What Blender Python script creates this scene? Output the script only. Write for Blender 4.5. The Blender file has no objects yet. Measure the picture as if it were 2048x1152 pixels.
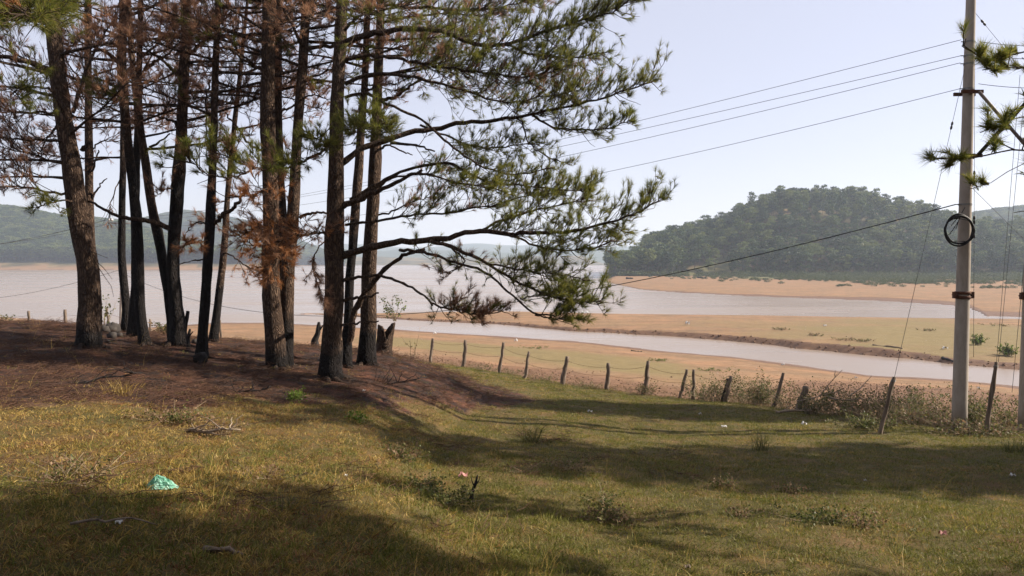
import bpy, math
import numpy as np

# ------------------------------------------------------------------ camera, sky, sun, exposure
scene = bpy.context.scene
COL = scene.collection
R = math.radians
F, PITCH, CAMZ = 1490.0, R(2.15), 9.0            # focal length in photo pixels (2048 wide), tilt, height above the lake
cam_data = bpy.data.cameras.new('camera')
cam_data.sensor_width = 36.0
cam_data.lens = 36.0 * F / 2048.0
cam_data.clip_start, cam_data.clip_end = 0.1, 20000.0
cam = bpy.data.objects.new('camera', cam_data)
COL.objects.link(cam)
cam.location = (0, 0, CAMZ)
cam.rotation_euler = (R(90) - PITCH, 0, 0)
scene.camera = cam

SUN_AZ, SUN_EL = R(83), R(34)                    # azimuth clockwise from the view direction (+Y)
VEIL = (3.65, 3.58, 3.9, 1)
world = bpy.data.worlds.new('World')
scene.world = world
world.use_nodes = True
wn = world.node_tree
wn.nodes.clear()
w_out = wn.nodes.new('ShaderNodeOutputWorld')
w_bg = wn.nodes.new('ShaderNodeBackground')
w_sky = wn.nodes.new('ShaderNodeTexSky')
w_sky.sky_type = 'NISHITA'
w_sky.sun_disc = False
w_sky.sun_elevation = SUN_EL
w_sky.sun_rotation = SUN_AZ
w_sky.altitude = 900
w_sky.air_density = 1.0
w_sky.dust_density = 1.2
w_sky.ozone_density = 1.6
w_bg.inputs['Strength'].default_value = 0.10
w_tint = wn.nodes.new('ShaderNodeMix')           # the photo's white balance: a slightly lavender sky
w_tint.data_type, w_tint.blend_type = 'RGBA', 'MULTIPLY'
w_tint.inputs[0].default_value = 1.0
w_tint.inputs[7].default_value = (1.06, .90, .93, 1)
wn.links.new(w_sky.outputs[0], w_tint.inputs[6])
w_veil = wn.nodes.new('ShaderNodeMix')           # thin high haze evens the sky out
w_veil.data_type = 'RGBA'
w_veil.inputs[0].default_value = 0.65
w_veil.inputs[7].default_value = VEIL
wn.links.new(w_tint.outputs[2], w_veil.inputs[6])
wn.links.new(w_veil.outputs[2], w_bg.inputs['Color'])
wn.links.new(w_bg.outputs[0], w_out.inputs['Surface'])

sun_data = bpy.data.lights.new('sun', 'SUN')
sun_data.energy = 5.0
sun_data.angle = R(0.55)
sun_data.color = (1.0, 0.90, 0.76)
sun = bpy.data.objects.new('sun', sun_data)
COL.objects.link(sun)
# the lamp shines along its local -Z; +Z points at the sun
sun.rotation_euler = (R(90) - SUN_EL, 0, math.pi - SUN_AZ)

scene.view_settings.view_transform = 'Standard'
scene.view_settings.look = 'None'
scene.view_settings.gamma = 1.0
scene.view_settings.use_curve_mapping = False
scene.view_settings.exposure = 1.12
scene.cycles.use_denoising = True
scene.cycles.max_bounces = 8
scene.cycles.diffuse_bounces = 3
scene.cycles.glossy_bounces = 3
scene.cycles.transmission_bounces = 3
scene.cycles.transparent_max_bounces = 8
scene.cycles.volume_bounces = 1
scene.cycles.caustics_reflective = False
scene.cycles.caustics_refractive = False
HAZE_DENSITY = 0.00030

# ------------------------------------------------------------------ small helpers
rng = np.random.default_rng(11)
cp, sp = math.cos(PITCH), math.sin(PITCH)

def W(px, py, y):
    """The point that photo pixel (px, py) shows at distance y in front of the camera."""
    a, b = (px - 1024.0) / F, -(py - 576.0) / F
    d = np.array([a, cp + b * sp, -sp + b * cp])
    return np.array([0, 0, CAMZ]) + d * (y / d[1])

def hash2(ix, iy, seed):
    h = (ix.astype(np.int64) * 374761393 + iy.astype(np.int64) * 668265263 + seed * 1442695041) & 0xffffffff
    h = ((h ^ (h >> 13)) * 1274126177) & 0xffffffff
    return ((h ^ (h >> 16)) & 0xffff) / 65535.0

def vnoise(x, y, seed=0):
    ix, iy = np.floor(x), np.floor(y)
    fx, fy = x - ix, y - iy
    fx, fy = fx * fx * (3 - 2 * fx), fy * fy * (3 - 2 * fy)
    a, b = hash2(ix, iy, seed), hash2(ix + 1, iy, seed)
    c, d = hash2(ix, iy + 1, seed), hash2(ix + 1, iy + 1, seed)
    return (a * (1 - fx) + b * fx) * (1 - fy) + (c * (1 - fx) + d * fx) * fy

def fbm(x, y, scale, octaves=4, seed=0):
    x, y = np.asarray(x, float) / scale, np.asarray(y, float) / scale
    s, amp, tot = 0.0, 1.0, 0.0
    for o in range(octaves):
        s = s + amp * vnoise(x * 2 ** o + 17.3 * o, y * 2 ** o + 9.1 * o, seed + o)
        tot += amp
        amp *= 0.5
    return s / tot * 2 - 1

def sstep(a, b, x):
    t = np.clip((x - a) / (b - a), 0, 1)
    return t * t * (3 - 2 * t)

class MB:
    """Collects vertices and faces; build() links them as ONE mesh object."""
    def __init__(s):
        s.v, s.f, s.n = [], [], 0
    def add(s, V, Fc, m=0):
        V = np.asarray(V, float).reshape(-1, 3)
        for f in (Fc if isinstance(Fc, list) else [Fc]):
            if len(f):
                s.f.append((np.asarray(f, np.int64) + s.n, m))
        s.v.append(V)
        s.n += len(V)
    def tubes(s, P, rad, n=3, m=0, cap=False, wob=None):
        P = np.asarray(P, float)
        if P.ndim == 2:
            P = P[None]
        N, K, _ = P.shape
        rad = np.broadcast_to(np.asarray(rad, float), (N, K))
        T = np.gradient(P, axis=1)
        T /= np.linalg.norm(T, axis=2, keepdims=True) + 1e-9
        mt = np.abs(T.mean(axis=1))
        ref = np.zeros((N, 3))
        ref[np.arange(N), mt.argmin(axis=1)] = 1
        U = np.cross(T, ref[:, None, :])
        U /= np.linalg.norm(U, axis=2, keepdims=True) + 1e-9
        Vv = np.cross(T, U)
        a = np.arange(n) * 2 * math.pi / n
        rr = rad[:, :, None] * np.ones(n)
        if wob is not None:
            rr = rr * wob
        ring = (P[:, :, None, :] + rr[..., None] * (np.cos(a)[None, None, :, None] * U[:, :, None, :] + np.sin(a)[None, None, :, None] * Vv[:, :, None, :]))
        idx = np.arange(N * K * n).reshape(N, K, n)
        q = np.stack([idx[:, :-1], np.roll(idx, -1, 2)[:, :-1], np.roll(idx, -1, 2)[:, 1:], idx[:, 1:]], -1).reshape(-1, 4)
        fs, V = [q], ring.reshape(-1, 3)
        if cap:
            c0 = len(V)
            V = np.concatenate([V, P[:, 0], P[:, -1]])
            b, t = idx[:, 0], idx[:, -1]
            cb = (c0 + np.arange(N))[:, None] * np.ones((1, n), int)
            fs += [np.stack([np.roll(b, -1, 1), b, cb], -1).reshape(-1, 3), np.stack([t, np.roll(t, -1, 1), cb + N], -1).reshape(-1, 3)]
        s.add(V, fs, m)
    def box(s, c, size, m=0, rot=None):
        k = np.array([[x, y, z] for x in (-.5, .5) for y in (-.5, .5) for z in (-.5, .5)]) * np.asarray(size)
        if rot is not None:
            k = k @ np.asarray(rot).T
        s.add(k + np.asarray(c), np.array([[0, 1, 3, 2], [4, 6, 7, 5], [0, 4, 5, 1], [2, 3, 7, 6], [0, 2, 6, 4], [1, 5, 7, 3]]), m)
    def build(s, name, mats, parent=None, origin=(0, 0, 0), smooth=True, attrs=None):
        V = np.concatenate(s.v) - np.asarray(origin, float)
        me = bpy.data.meshes.new(name)
        nl = sum(f.size for f, _ in s.f)
        npoly = sum(len(f) for f, _ in s.f)
        me.vertices.add(len(V))
        me.vertices.foreach_set('co', V.astype(np.float32).ravel())
        me.loops.add(nl)
        me.loops.foreach_set('vertex_index', np.concatenate([f.ravel() for f, _ in s.f]).astype(np.int32))
        me.polygons.add(npoly)
        tot = np.concatenate([np.full(len(f), f.shape[1]) for f, _ in s.f])
        me.polygons.foreach_set('loop_start', (np.cumsum(tot) - tot).astype(np.int32))
        me.polygons.foreach_set('material_index', np.concatenate([np.full(len(f), m) for f, m in s.f]).astype(np.int32))
        me.polygons.foreach_set('use_smooth', np.full(npoly, smooth))
        for m in (mats if isinstance(mats, (list, tuple)) else [mats]):
            me.materials.append(m)
        for an, data in (attrs or {}).items():
            if data.ndim == 2:
                at = me.attributes.new(an, 'FLOAT_COLOR' if data.shape[1] == 4 else 'FLOAT_VECTOR', 'POINT')
                at.data.foreach_set('color' if data.shape[1] == 4 else 'vector', data.astype(np.float32).ravel())
            else:
                at = me.attributes.new(an, 'FLOAT', 'POINT')
                at.data.foreach_set('value', data.astype(np.float32))
        me.update(calc_edges=True)
        return link(name, me, parent, origin)

def link(name, data, parent=None, loc=(0, 0, 0)):
    o = bpy.data.objects.new(name, data)
    COL.objects.link(o)
    if parent is not None:
        o.parent = parent
    else:
        o.location = loc
    return o

def tag(o, label=None, cat=None, group=None, kind=None):
    for k, v in (('label', label), ('category', cat), ('group', group), ('kind', kind)):
        if v:
            o[k] = v
    return o

def thing(name, label, cat, loc, group=None):
    return tag(link(name, None, None, loc), label, cat, group)

def resample(P, K):
    """Smooth Catmull-Rom resampling of a polyline (extra columns such as radius come along)."""
    P = np.asarray(P, float)
    if len(P) == 2:
        return P[0] + (P[1] - P[0]) * np.linspace(0, 1, K)[:, None]
    Q = np.concatenate([[2 * P[0] - P[1]], P, [2 * P[-1] - P[-2]]])
    d = np.concatenate([[0], np.cumsum(np.linalg.norm(np.diff(P[:, :3], axis=0), axis=1))])
    t = np.linspace(0, d[-1], K)
    i = np.clip(np.searchsorted(d, t, 'right') - 1, 0, len(P) - 2)
    f = ((t - d[i]) / (d[i + 1] - d[i] + 1e-9))[:, None]
    a, b, c, e = Q[i], Q[i + 1], Q[i + 2], Q[i + 3]
    return .5 * (2 * b + (c - a) * f + (2 * a - 5 * b + 4 * c - e) * f ** 2 + (3 * b - a - 3 * c + e) * f ** 3)

# ------------------------------------------------------------------ procedural materials
def new_mat(name):
    m = bpy.data.materials.new(name)
    m.use_nodes = True
    nt = m.node_tree
    return m, nt, nt.nodes['Principled BSDF'], nt.nodes['Material Output']

def N(nt, kind, ins=None, **props):
    n = nt.nodes.new(kind)
    for k, v in props.items():
        setattr(n, k, v)
    for k, v in (ins or {}).items():
        if isinstance(v, bpy.types.NodeSocket):
            nt.links.new(v, n.inputs[k])
        else:
            n.inputs[k].default_value = v
    return n

ALB = 0.80                                        # all base colours were set a little bright
def ramp(nt, fac, stops):
    n = nt.nodes.new('ShaderNodeValToRGB')
    nt.links.new(fac, n.inputs[0])
    e = n.color_ramp.elements
    while len(e) < len(stops):
        e.new(0.5)
    for el, (p, c) in zip(e, stops):
        el.position = p
        el.color = (c[0] * ALB, c[1] * ALB, c[2] * ALB, 1)
    return n.outputs[0]

def mix(nt, fac, a, b, blend='MIX'):
    n = nt.nodes.new('ShaderNodeMix')
    n.data_type = 'RGBA'
    n.blend_type = blend
    for sock, v in ((n.inputs[0], fac), (n.inputs[6], a), (n.inputs[7], b)):
        if isinstance(v, bpy.types.NodeSocket):
            nt.links.new(v, sock)
        else:
            sock.default_value = (*v, 1) if isinstance(v, tuple) and len(v) == 3 else v
    return n.outputs[2]

def noise(nt, vec, scale, detail=4, rough=.6, dist=0.0):
    return N(nt, 'ShaderNodeTexNoise', {'Vector': vec, 'Scale': scale, 'Detail': detail, 'Roughness': rough, 'Distortion': dist}).outputs[0]

def simple_mat(name, stops, scale=3.0, rough=.8, bump=.0, stretch=(1, 1, 1), spec=.3, detail=5, metallic=0.0, dist=0.0):
    m, nt, b, out = new_mat(name)
    tc = nt.nodes.new('ShaderNodeTexCoord')
    mp = N(nt, 'ShaderNodeMapping', {'Vector': tc.outputs['Object'], 'Scale': stretch})
    nz = noise(nt, mp.outputs[0], scale, detail, .65, dist)
    nt.links.new(ramp(nt, nz, stops), b.inputs['Base Color'])
    b.inputs['Roughness'].default_value = rough
    b.inputs['Specular IOR Level'].default_value = spec
    b.inputs['Metallic'].default_value = metallic
    if bump:
        bp = N(nt, 'ShaderNodeBump', {'Height': nz, 'Strength': bump, 'Distance': .02})
        nt.links.new(bp.outputs[0], b.inputs['Normal'])
    return m

def leaf_mat(name, stops, trans=.35, scale=1.3, rough=.55, vary=0.0, spec=.25):
    """Needles, leaves and grass: diffuse with light coming through; colour varies from clump to clump."""
    m, nt, b, out = new_mat(name)
    g = nt.nodes.new('ShaderNodeNewGeometry')
    nz = noise(nt, g.outputs['Position'], scale, 3, .7)
    rp = N(nt, 'ShaderNodeMath', {0: nz, 1: g.outputs['Random Per Island']}, operation='ADD')
    rp2 = N(nt, 'ShaderNodeMath', {0: rp.outputs[0], 1: .5}, operation='MULTIPLY')
    f = rp2.outputs[0]
    if vary:                                      # whole plants differ from each other too
        ob = N(nt, 'ShaderNodeMath', {0: nt.nodes.new('ShaderNodeObjectInfo').outputs['Random'], 1: f}, operation='ADD')
        f = N(nt, 'ShaderNodeMath', {0: ob.outputs[0], 1: .5}, operation='MULTIPLY').outputs[0]
    c = ramp(nt, f, stops)
    nt.links.new(c, b.inputs['Base Color'])
    b.inputs['Roughness'].default_value = rough
    b.inputs['Specular IOR Level'].default_value = spec
    t = N(nt, 'ShaderNodeBsdfTranslucent', {'Color': c})
    ms = N(nt, 'ShaderNodeMixShader', {0: trans, 1: b.outputs[0], 2: t.outputs[0]})
    nt.links.new(ms.outputs[0], out.inputs['Surface'])
    return m

def bark_mat(name, dark, mid, light, char=0.0):
    """Plated bark: long vertical cracks, pale plate edges; char blackens it in patches."""
    m, nt, b, out = new_mat(name)
    tc = nt.nodes.new('ShaderNodeTexCoord')
    mp = N(nt, 'ShaderNodeMapping', {'Vector': tc.outputs['Object'], 'Scale': (1, 1, .28)})
    wv = N(nt, 'ShaderNodeTexNoise', {'Vector': mp.outputs[0], 'Scale': 9.0, 'Detail': 3.0})
    off = mix(nt, .2, mp.outputs[0], wv.outputs[1])
    vo = N(nt, 'ShaderNodeTexVoronoi', {'Vector': off, 'Scale': 25.0}, feature='DISTANCE_TO_EDGE')
    nz = noise(nt, mp.outputs[0], 26.0, 5, .7)
    crack = N(nt, 'ShaderNodeMapRange', {0: vo.outputs['Distance'], 1: 0.0, 2: 0.34})
    c1 = ramp(nt, nz, [(.3, mid), (.72, light)])
    c2 = mix(nt, crack.outputs[0], dark, c1)
    big = noise(nt, tc.outputs['Object'], 1.4, 4, .6)
    cf = N(nt, 'ShaderNodeMapRange', {0: big, 1: .35, 2: .65}).outputs[0]
    c3 = mix(nt, cf, mix(nt, .5, c2, dark), c2)
    if char:
        at = N(nt, 'ShaderNodeAttribute', attribute_name='char')
        cm = N(nt, 'ShaderNodeMath', {0: at.outputs['Fac'], 1: noise(nt, tc.outputs['Object'], 5.0, 4)}, operation='ADD')
        cf2 = N(nt, 'ShaderNodeMapRange', {0: cm.outputs[0], 1: .55, 2: 1.0})
        black = ramp(nt, nz, [(.3, (.008, .007, .007)), (.75, (.035, .028, .026))])
        c3 = mix(nt, cf2.outputs[0], c3, black)
    nt.links.new(c3, b.inputs['Base Color'])
    b.inputs['Roughness'].default_value = .9
    b.inputs['Specular IOR Level'].default_value = .15
    h = N(nt, 'ShaderNodeMath', {0: crack.outputs[0], 1: nz}, operation='ADD')
    bp = N(nt, 'ShaderNodeBump', {'Height': h.outputs[0], 'Strength': .9, 'Distance': .03})
    nt.links.new(bp.outputs[0], b.inputs['Normal'])
    return m

BARK = bark_mat('bark', (.034, .021, .015), (.130, .080, .054), (.30, .205, .145), 1)
TWIG = simple_mat('twig_bark', [(.3, (.035, .022, .016)), (.7, (.11, .075, .052))], 6, .9)
GREEN = leaf_mat('green_needles', [(.25, (.060, .088, .014)), (.5, (.165, .185, .032)), (.75, (.36, .31, .075))], .55)
BROWN = leaf_mat('scorched_needles', [(.25, (.20, .098, .056)), (.5, (.40, .21, .122)), (.75, (.57, .345, .215))], .45)
ORANGE = leaf_mat('orange_needles', [(.25, (.22, .085, .030)), (.5, (.40, .165, .062)), (.75, (.54, .27, .115))], .35)
WOOD = simple_mat('weathered_wood', [(.25, (.06, .043, .032)), (.5, (.17, .125, .092)), (.8, (.33, .26, .20))], 16, .9, .5, (1, 1, .12))
DRYWOOD = simple_mat('bleached_wood', [(.25, (.16, .11, .07)), (.75, (.42, .33, .24))], 20, .85, .4, (1, 1, .3))
CHARWOOD = simple_mat('charred_wood', [(.3, (.008, .007, .007)), (.6, (.028, .022, .020)), (.85, (.075, .06, .055))], 22, .85, .6, (1, 1, .3))
CONCRETE = simple_mat('concrete', [(.25, (.31, .265, .22)), (.5, (.40, .35, .30)), (.8, (.50, .445, .39))], 7, .85, .12, (1, 1, .35), detail=8)
RUST = simple_mat('rusty_steel', [(.3, (.055, .022, .013)), (.7, (.16, .065, .035))], 30, .85, .3)
STEEL = simple_mat('galvanised_steel', [(.3, (.20, .19, .18)), (.7, (.34, .33, .32))], 20, .5, metallic=.6)
CABLE = simple_mat('black_cable', [(.3, (.010, .010, .012)), (.7, (.022, .022, .024))], 8, .55)
WIRE = simple_mat('wire', [(.3, (.045, .045, .05)), (.7, (.09, .09, .095))], 8, .6)

# ------------------------------------------------------------------ lie of the land (heights above the lake, which is z = 0)
def tab(pts):
    pts = np.array(pts, float)
    return lambda q: np.interp(q, pts[:, 0], pts[:, 1])

# along each bearing q: distance and drop (below the eye) of the old fence, then the shores of lake, channel and sandbars
FENCE_Y = tab([(-300, 36), (60, 34), (240, 36), (430, 38), (780, 38), (900, 36), (1000, 32.5), (1150, 28), (1300, 26), (1500, 23.5), (1750, 20), (2048, 17), (2500, 14)])
FENCE_D = tab([(-300, 3.4), (60, 3.4), (240, 3.6), (430, 4.2), (600, 4.6), (780, 4.95), (900, 5.05), (1000, 4.95), (1150, 4.75), (1300, 4.75), (1500, 4.6), (1750, 4.25), (2048, 3.95), (2500, 3.6)])
SHORE_Y = tab([(-300, 118), (0, 118), (60, 115), (110, 108), (150, 101), (240, 99), (300, 100), (430, 106), (520, 106), (600, 104), (780, 97), (900, 91), (1000, 87), (1150, 82), (1300, 75), (1457, 69.5), (1610, 63), (1738, 58.3), (1906, 55.6), (2041, 52.6), (2500, 45)])
BAR_NEAR = tab([(595, 123.5), (700, 119), (780, 113.6), (871, 109), (992, 104), (1143, 94.4), (1300, 88.8), (1457, 82.8), (1610, 75.3), (1738, 70.2), (1830, 67.7), (1906, 64.2), (2041, 61.2), (2500, 54)])
BAR_FAR = tab([(595, 124), (700, 125.5), (820, 127.7), (1000, 131.5), (1250, 125), (1500, 122), (1750, 117.6), (2048, 114.6), (2500, 112)])
SPIT_NEAR = tab([(980, 354), (1205, 335), (1216, 296), (1240, 262), (1283, 223), (1366, 203), (1490, 185), (1614, 174), (1780, 161), (1904, 147), (1940, 138), (1975, 118), (2500, 114)])
MOUND_D = tab([(-300, 1.62), (0, 1.65), (175, 1.72), (270, 1.85), (345, 1.94), (555, 2.25), (660, 2.32), (735, 2.42), (870, 2.9), (1000, 3.7), (1080, 4.2)])
HILL_TOP = tab([(1205, 560), (1225, 548), (1240, 533), (1262, 508), (1291, 480), (1337, 455), (1407, 441), (1461, 428), (1490, 404), (1531, 390), (1560, 379), (1614, 377), (1668, 377), (1738, 384), (1780, 395), (1821, 403), (1862, 415), (1904, 427), (1960, 440), (2048, 446), (2300, 430), (2700, 430)])
BEHIND_TOP = tab([(1780, 500), (1850, 440), (1945, 428), (2000, 420), (2048, 415), (2200, 405), (2600, 400)])
LEFT_TOP = tab([(-900, 380), (-300, 395), (0, 414), (36, 417), (84, 427), (135, 436), (182, 438), (250, 446), (330, 470), (420, 492), (500, 515), (540, 534)])
LEFT2_TOP = tab([(180, 500), (240, 455), (300, 438), (365, 425), (420, 430), (500, 448), (560, 470), (640, 500), (680, 520)])

def land(x, y):
    """Height of the ground and the weights of its zones at plan position (x, y)."""
    x, y = np.asarray(x, float), np.asarray(y, float)
    r = np.hypot(x, y)
    az = np.clip(np.arctan2(x, np.maximum(y, 1e-6) * 1.0), -R(50), R(50))
    az = np.where(y <= 0, np.sign(x) * R(50), az)
    q = 1024 + F * np.tan(az)
    yy = r * np.cos(az)
    fy, fd, sy = FENCE_Y(q), FENCE_D(q), SHORE_Y(q)
    wob = fbm(x, y, 14, 4, 3)
    sy = sy * (1 + .012 * fbm(x, y, 9, 3, 5) + .006 * fbm(x, y, 2.2, 3, 6))
    t = np.clip(yy / fy, 0, 1)
    drop = 1.5 + (fd - 1.5) * t ** .82
    # mound on which the pines stand
    md = 1.5 + (MOUND_D(q) - 1.5) * sstep(0, 13, yy)
    kq = sstep(3, 15, yy)
    wm = (1 - sstep(0, 1, (q + 30 * fbm(x, y, 3, 3, 8) * kq - (250 + 520 * kq)) / (1500 - 1160 * kq + 10))) * (1 - sstep(18.5, 30, yy + 1.2 * wob))
    drop = drop * (1 - wm) + np.minimum(md, drop) * wm
    # dry lake bed from the fence to the water, then the channel
    t2 = np.clip((yy - fy) / np.maximum(sy - fy, 1), 0, 1.6)
    drop = np.where(yy > fy, fd + (9.0 - fd) * np.where(t2 < 1, t2 ** .72, 1 + (t2 - 1) * 1.2), drop)
    z = 9.0 - np.minimum(drop, 9.45)
    # sandbar with a cut bank on the channel side
    bn, bf = BAR_NEAR(q), BAR_FAR(q)
    bn = bn * (1 + .012 * fbm(x, y, 4, 5, 21))
    bank = np.interp(q, [590, 900, 1143, 1457, 1750, 1850, 2100], [.12, .22, .38, .55, .68, .45, .35])
    u = np.clip((yy - bn) / np.maximum(bf - bn, .2), 0, 1)
    bar_z = bank * sstep(-.1, 1.2, yy - bn) * (1 - u) ** .7 + .10 * sstep(0, .1, u) * sstep(0, .08, 1 - u)
    on_bar = (yy > bn - .6) & (yy < bf + .4) & (q > 592)
    z = np.where(on_bar, np.maximum(bar_z - .04, -.05 + 0 * z), z)
    # far spit, hills and the other shores
    sn = SPIT_NEAR(q)
    sn = sn * (1 + .010 * fbm(x, y, 16, 3, 31))
    k = np.clip((yy - sn) / np.maximum(362 - sn, 3), 0, 1)
    on_spit = (yy > sn) & (q > 985)
    tip = sstep(985, 1240, q)
    edge = np.where(yy > 330, sstep(1206, 1232, q + 9 * fbm(x, y, 22, 3, 33)), 1)
    z = np.where(on_spit & ((q > 1200) | (yy < 364)), np.maximum(z, -.45 + (.5 + (.35 + .9 * tip) * k) * edge), z)
    ht = (520 - HILL_TOP(q)) / F * 450 + 9 - 12.5
    hill = np.maximum(ht, 0) * sstep(0, 1, np.clip((yy - 362) / 92, 0, 1)) * (1 - .75 * sstep(470, 760, yy))
    z = np.where((yy > 362) & (q > 1205), np.maximum(z, -.45 + 1.45 * sstep(1210, 1240, q) + hill + 1.5 * fbm(x, y, 40, 4, 41) * sstep(362, 400, yy) * sstep(1205, 1300, q)), z)
    hb = ((520 - BEHIND_TOP(q)) / F * 880 + 9 - 13)
    z = np.where((yy > 700) & (q > 1780), np.maximum(z, np.maximum(hb, 0) * sstep(700, 870, yy) * (1 - .6 * sstep(900, 1300, yy))), z)
    lt = (520 - LEFT_TOP(q)) / F * 900 + 9 - 13
    zl = sstep(668, 676, yy) * .8 + 5.5 * sstep(670, 735, yy) + np.maximum(lt - 6, 0) * sstep(700, 890, yy) * (1 - .6 * sstep(930, 1400, yy))
    z = np.where((yy > 668) & (q < 545), np.maximum(z, zl * sstep(0, 30, 545 - q)), z)
    l2 = (520 - LEFT2_TOP(q)) / F * 1500 + 9 - 12
    z = np.where((yy > 1150) & (q < 700), np.maximum(z, np.maximum(l2, 0) * sstep(1150, 1480, yy) * (1 - .6 * sstep(1550, 2100, yy))), z)
    # shores and ranges at the head of the lake
    def rng_ridge(d0, d1, base_py, amp, seed, lo=470, hi=1420):
        top = base_py + amp * fbm(q, 0 * q, 140, 4, seed)
        return np.maximum((520 - top) / F * d1 + 9, 0) * sstep(d0, d1, yy) * sstep(lo, lo + 90, q) * (1 - sstep(hi - 60, hi, q))
    z = np.where(yy > 1250, np.maximum(z, rng_ridge(1250, 1500, 514, 9, 51, 560, 1215)), z)
    z = np.where(yy > 1900, np.maximum(z, rng_ridge(1900, 2250, 500, 12, 57)), z)
    z = np.where(yy > 2700, np.maximum(z, rng_ridge(2700, 3200, 489, 9, 63, -2000, 4000)), z)
    # small relief
    meadow = 1 - sstep(-1.5, 1.5, yy - fy + 1.6 * wob)
    z = z + meadow * (.10 * fbm(x, y, 3.2, 3, 71) + .035 * fbm(x, y, .6, 3, 73)) * sstep(0, 3, r)
    bed = (1 - meadow) * (1 - sstep(.80, .98, t2)) * (yy < sy)
    z = z + bed * (.10 * fbm(x, y, 2.6, 4, 77) + .10 * np.maximum(0, fbm(x, y, .9, 3, 79)) * (1 - sstep(.05, .35, t2)))
    z = z + on_bar * .07 * np.minimum(1, np.maximum(0, yy - bn)) * fbm(x, y, 2.0, 4, 81) * (u < .8)
    return z, dict(q=q, yy=yy, r=r, meadow=meadow, wm=wm, t2=t2, on_bar=on_bar, u=u, bn=bn, k=k, on_spit=on_spit, sy=sy, fy=fy, wob=wob)

def H(x, y):
    return float(land(np.array([x]), np.array([y]))[0][0])

def G(px, py, lo=3.0, hi=400.0):
    """The ground point that photo pixel (px, py) shows."""
    ys = np.exp(np.linspace(math.log(lo), math.log(hi), 1500))
    a, b = (px - 1024.0) / F, -(py - 576.0) / F
    dy, dz = cp + b * sp, -sp + b * cp
    xs, zs = a / dy * ys, CAMZ + dz / dy * ys
    below = zs <= land(xs, ys)[0]
    i = int(np.argmax(below)) if below.any() else len(ys) - 1
    return np.array([xs[i], ys[i], H(xs[i], ys[i])])

def at_ground(px, y):
    x = (px - 1024.0) / F * y
    return np.array([x, y, H(x, y)])

# ------------------------------------------------------------------ ground sheet (one heightfield, cut into named stretches)
az_f = np.arange(-41, 41.001, .17)
az_all = np.concatenate([np.arange(-180, -41, 3.0), az_f, np.arange(43, 180, 3.0)])
az_all = R(1) * az_all
rr = [0.0]
step = .35
while rr[-1] < 3700:
    rr.append(rr[-1] + step)
    step = max(.16, rr[-1] * .0175) if rr[-1] < 44 else .55 if rr[-1] < 124 else rr[-1] * .0175 if rr[-1] < 420 else rr[-1] * .028
rr = np.array(rr[1:])
A, RR = np.meshgrid(az_all, rr, indexing='ij')
GX, GY = np.sin(A) * RR, np.cos(A) * RR
GZ, Z = land(GX, GY)

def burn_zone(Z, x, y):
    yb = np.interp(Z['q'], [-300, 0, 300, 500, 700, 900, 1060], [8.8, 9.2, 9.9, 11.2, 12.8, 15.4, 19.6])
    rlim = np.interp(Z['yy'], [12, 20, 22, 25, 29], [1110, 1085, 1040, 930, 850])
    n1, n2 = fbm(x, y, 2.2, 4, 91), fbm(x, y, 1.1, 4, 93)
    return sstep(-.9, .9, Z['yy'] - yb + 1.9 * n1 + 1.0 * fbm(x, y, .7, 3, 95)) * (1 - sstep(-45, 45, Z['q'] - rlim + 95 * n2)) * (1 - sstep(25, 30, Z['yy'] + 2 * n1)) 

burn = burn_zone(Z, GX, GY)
olive = np.zeros_like(GZ)
inbed = (Z['yy'] > Z['fy']) & (Z['yy'] < Z['sy'])
n = fbm(GX, GY, 7, 4, 101)
olive = np.where(inbed, 1.1 * np.exp(-((Z['t2'] - .50) / .24) ** 2) * sstep(620, 820, Z['q']) * (1 - .75 * sstep(1330, 1480, Z['q'])) * (.75 + .5 * n), olive)
olive = np.where(Z['on_bar'], (.35 + .65 * sstep(1250, 1800, Z['q'])) * np.clip(.9 - .9 * np.abs(Z['u'] - .35) + .4 * n, 0, 1), olive)
hillz = ((Z['yy'] > 362) & (Z['q'] > 1205)) | ((Z['yy'] > 700) & (Z['q'] < 545)) | (Z['yy'] > 1200)
wet = np.where(inbed, sstep(.905, .985, Z['t2'] + .02 * n), 0.0)
wet = np.where((GZ < .06) & (Z['yy'] > Z['sy'] - 1) & ~hillz, 1.0, wet)
wet = np.where(Z['on_bar'] & (Z['yy'] < Z['bn'] + 1.3), .9, wet)
wet = np.maximum(wet, np.where((Z['on_spit']) & (Z['yy'] < 360), .95 * (1 - sstep(.03, .05 + .07 * np.exp(-((Z['q'] - 1760) / 170) ** 2), Z['k'] + .02 * n)), 0))  # wet sand; its widest stretch also paints in the hill's dark reflection
spitgrass = np.where(Z['on_spit'] & ~hillz, sstep(.55, .95, Z['k'] + .3 * fbm(GX, GY, 18, 4, 103)) * sstep(1380, 1560, Z['q']), 0)
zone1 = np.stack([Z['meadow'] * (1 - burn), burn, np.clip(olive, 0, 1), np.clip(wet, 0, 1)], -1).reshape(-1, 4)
def clearing(q, y, x):
    # open slopes of yellow grass low on the wooded hill
    n_ = fbm(x, y, 14, 4, 111)
    c1 = np.exp(-((q - 1415 - 1.5 * (y - 372)) / 66) ** 2 - ((y - 380) / 32) ** 2)
    c2 = np.exp(-((q - 1655) / 62) ** 2 - ((y - 370) / 12) ** 2)
    return np.clip(2.2 * c1 + 1.5 * c2 + .5 * n_ - .3, 0, 1)
clr = clearing(Z['q'], GY, GX)
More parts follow.
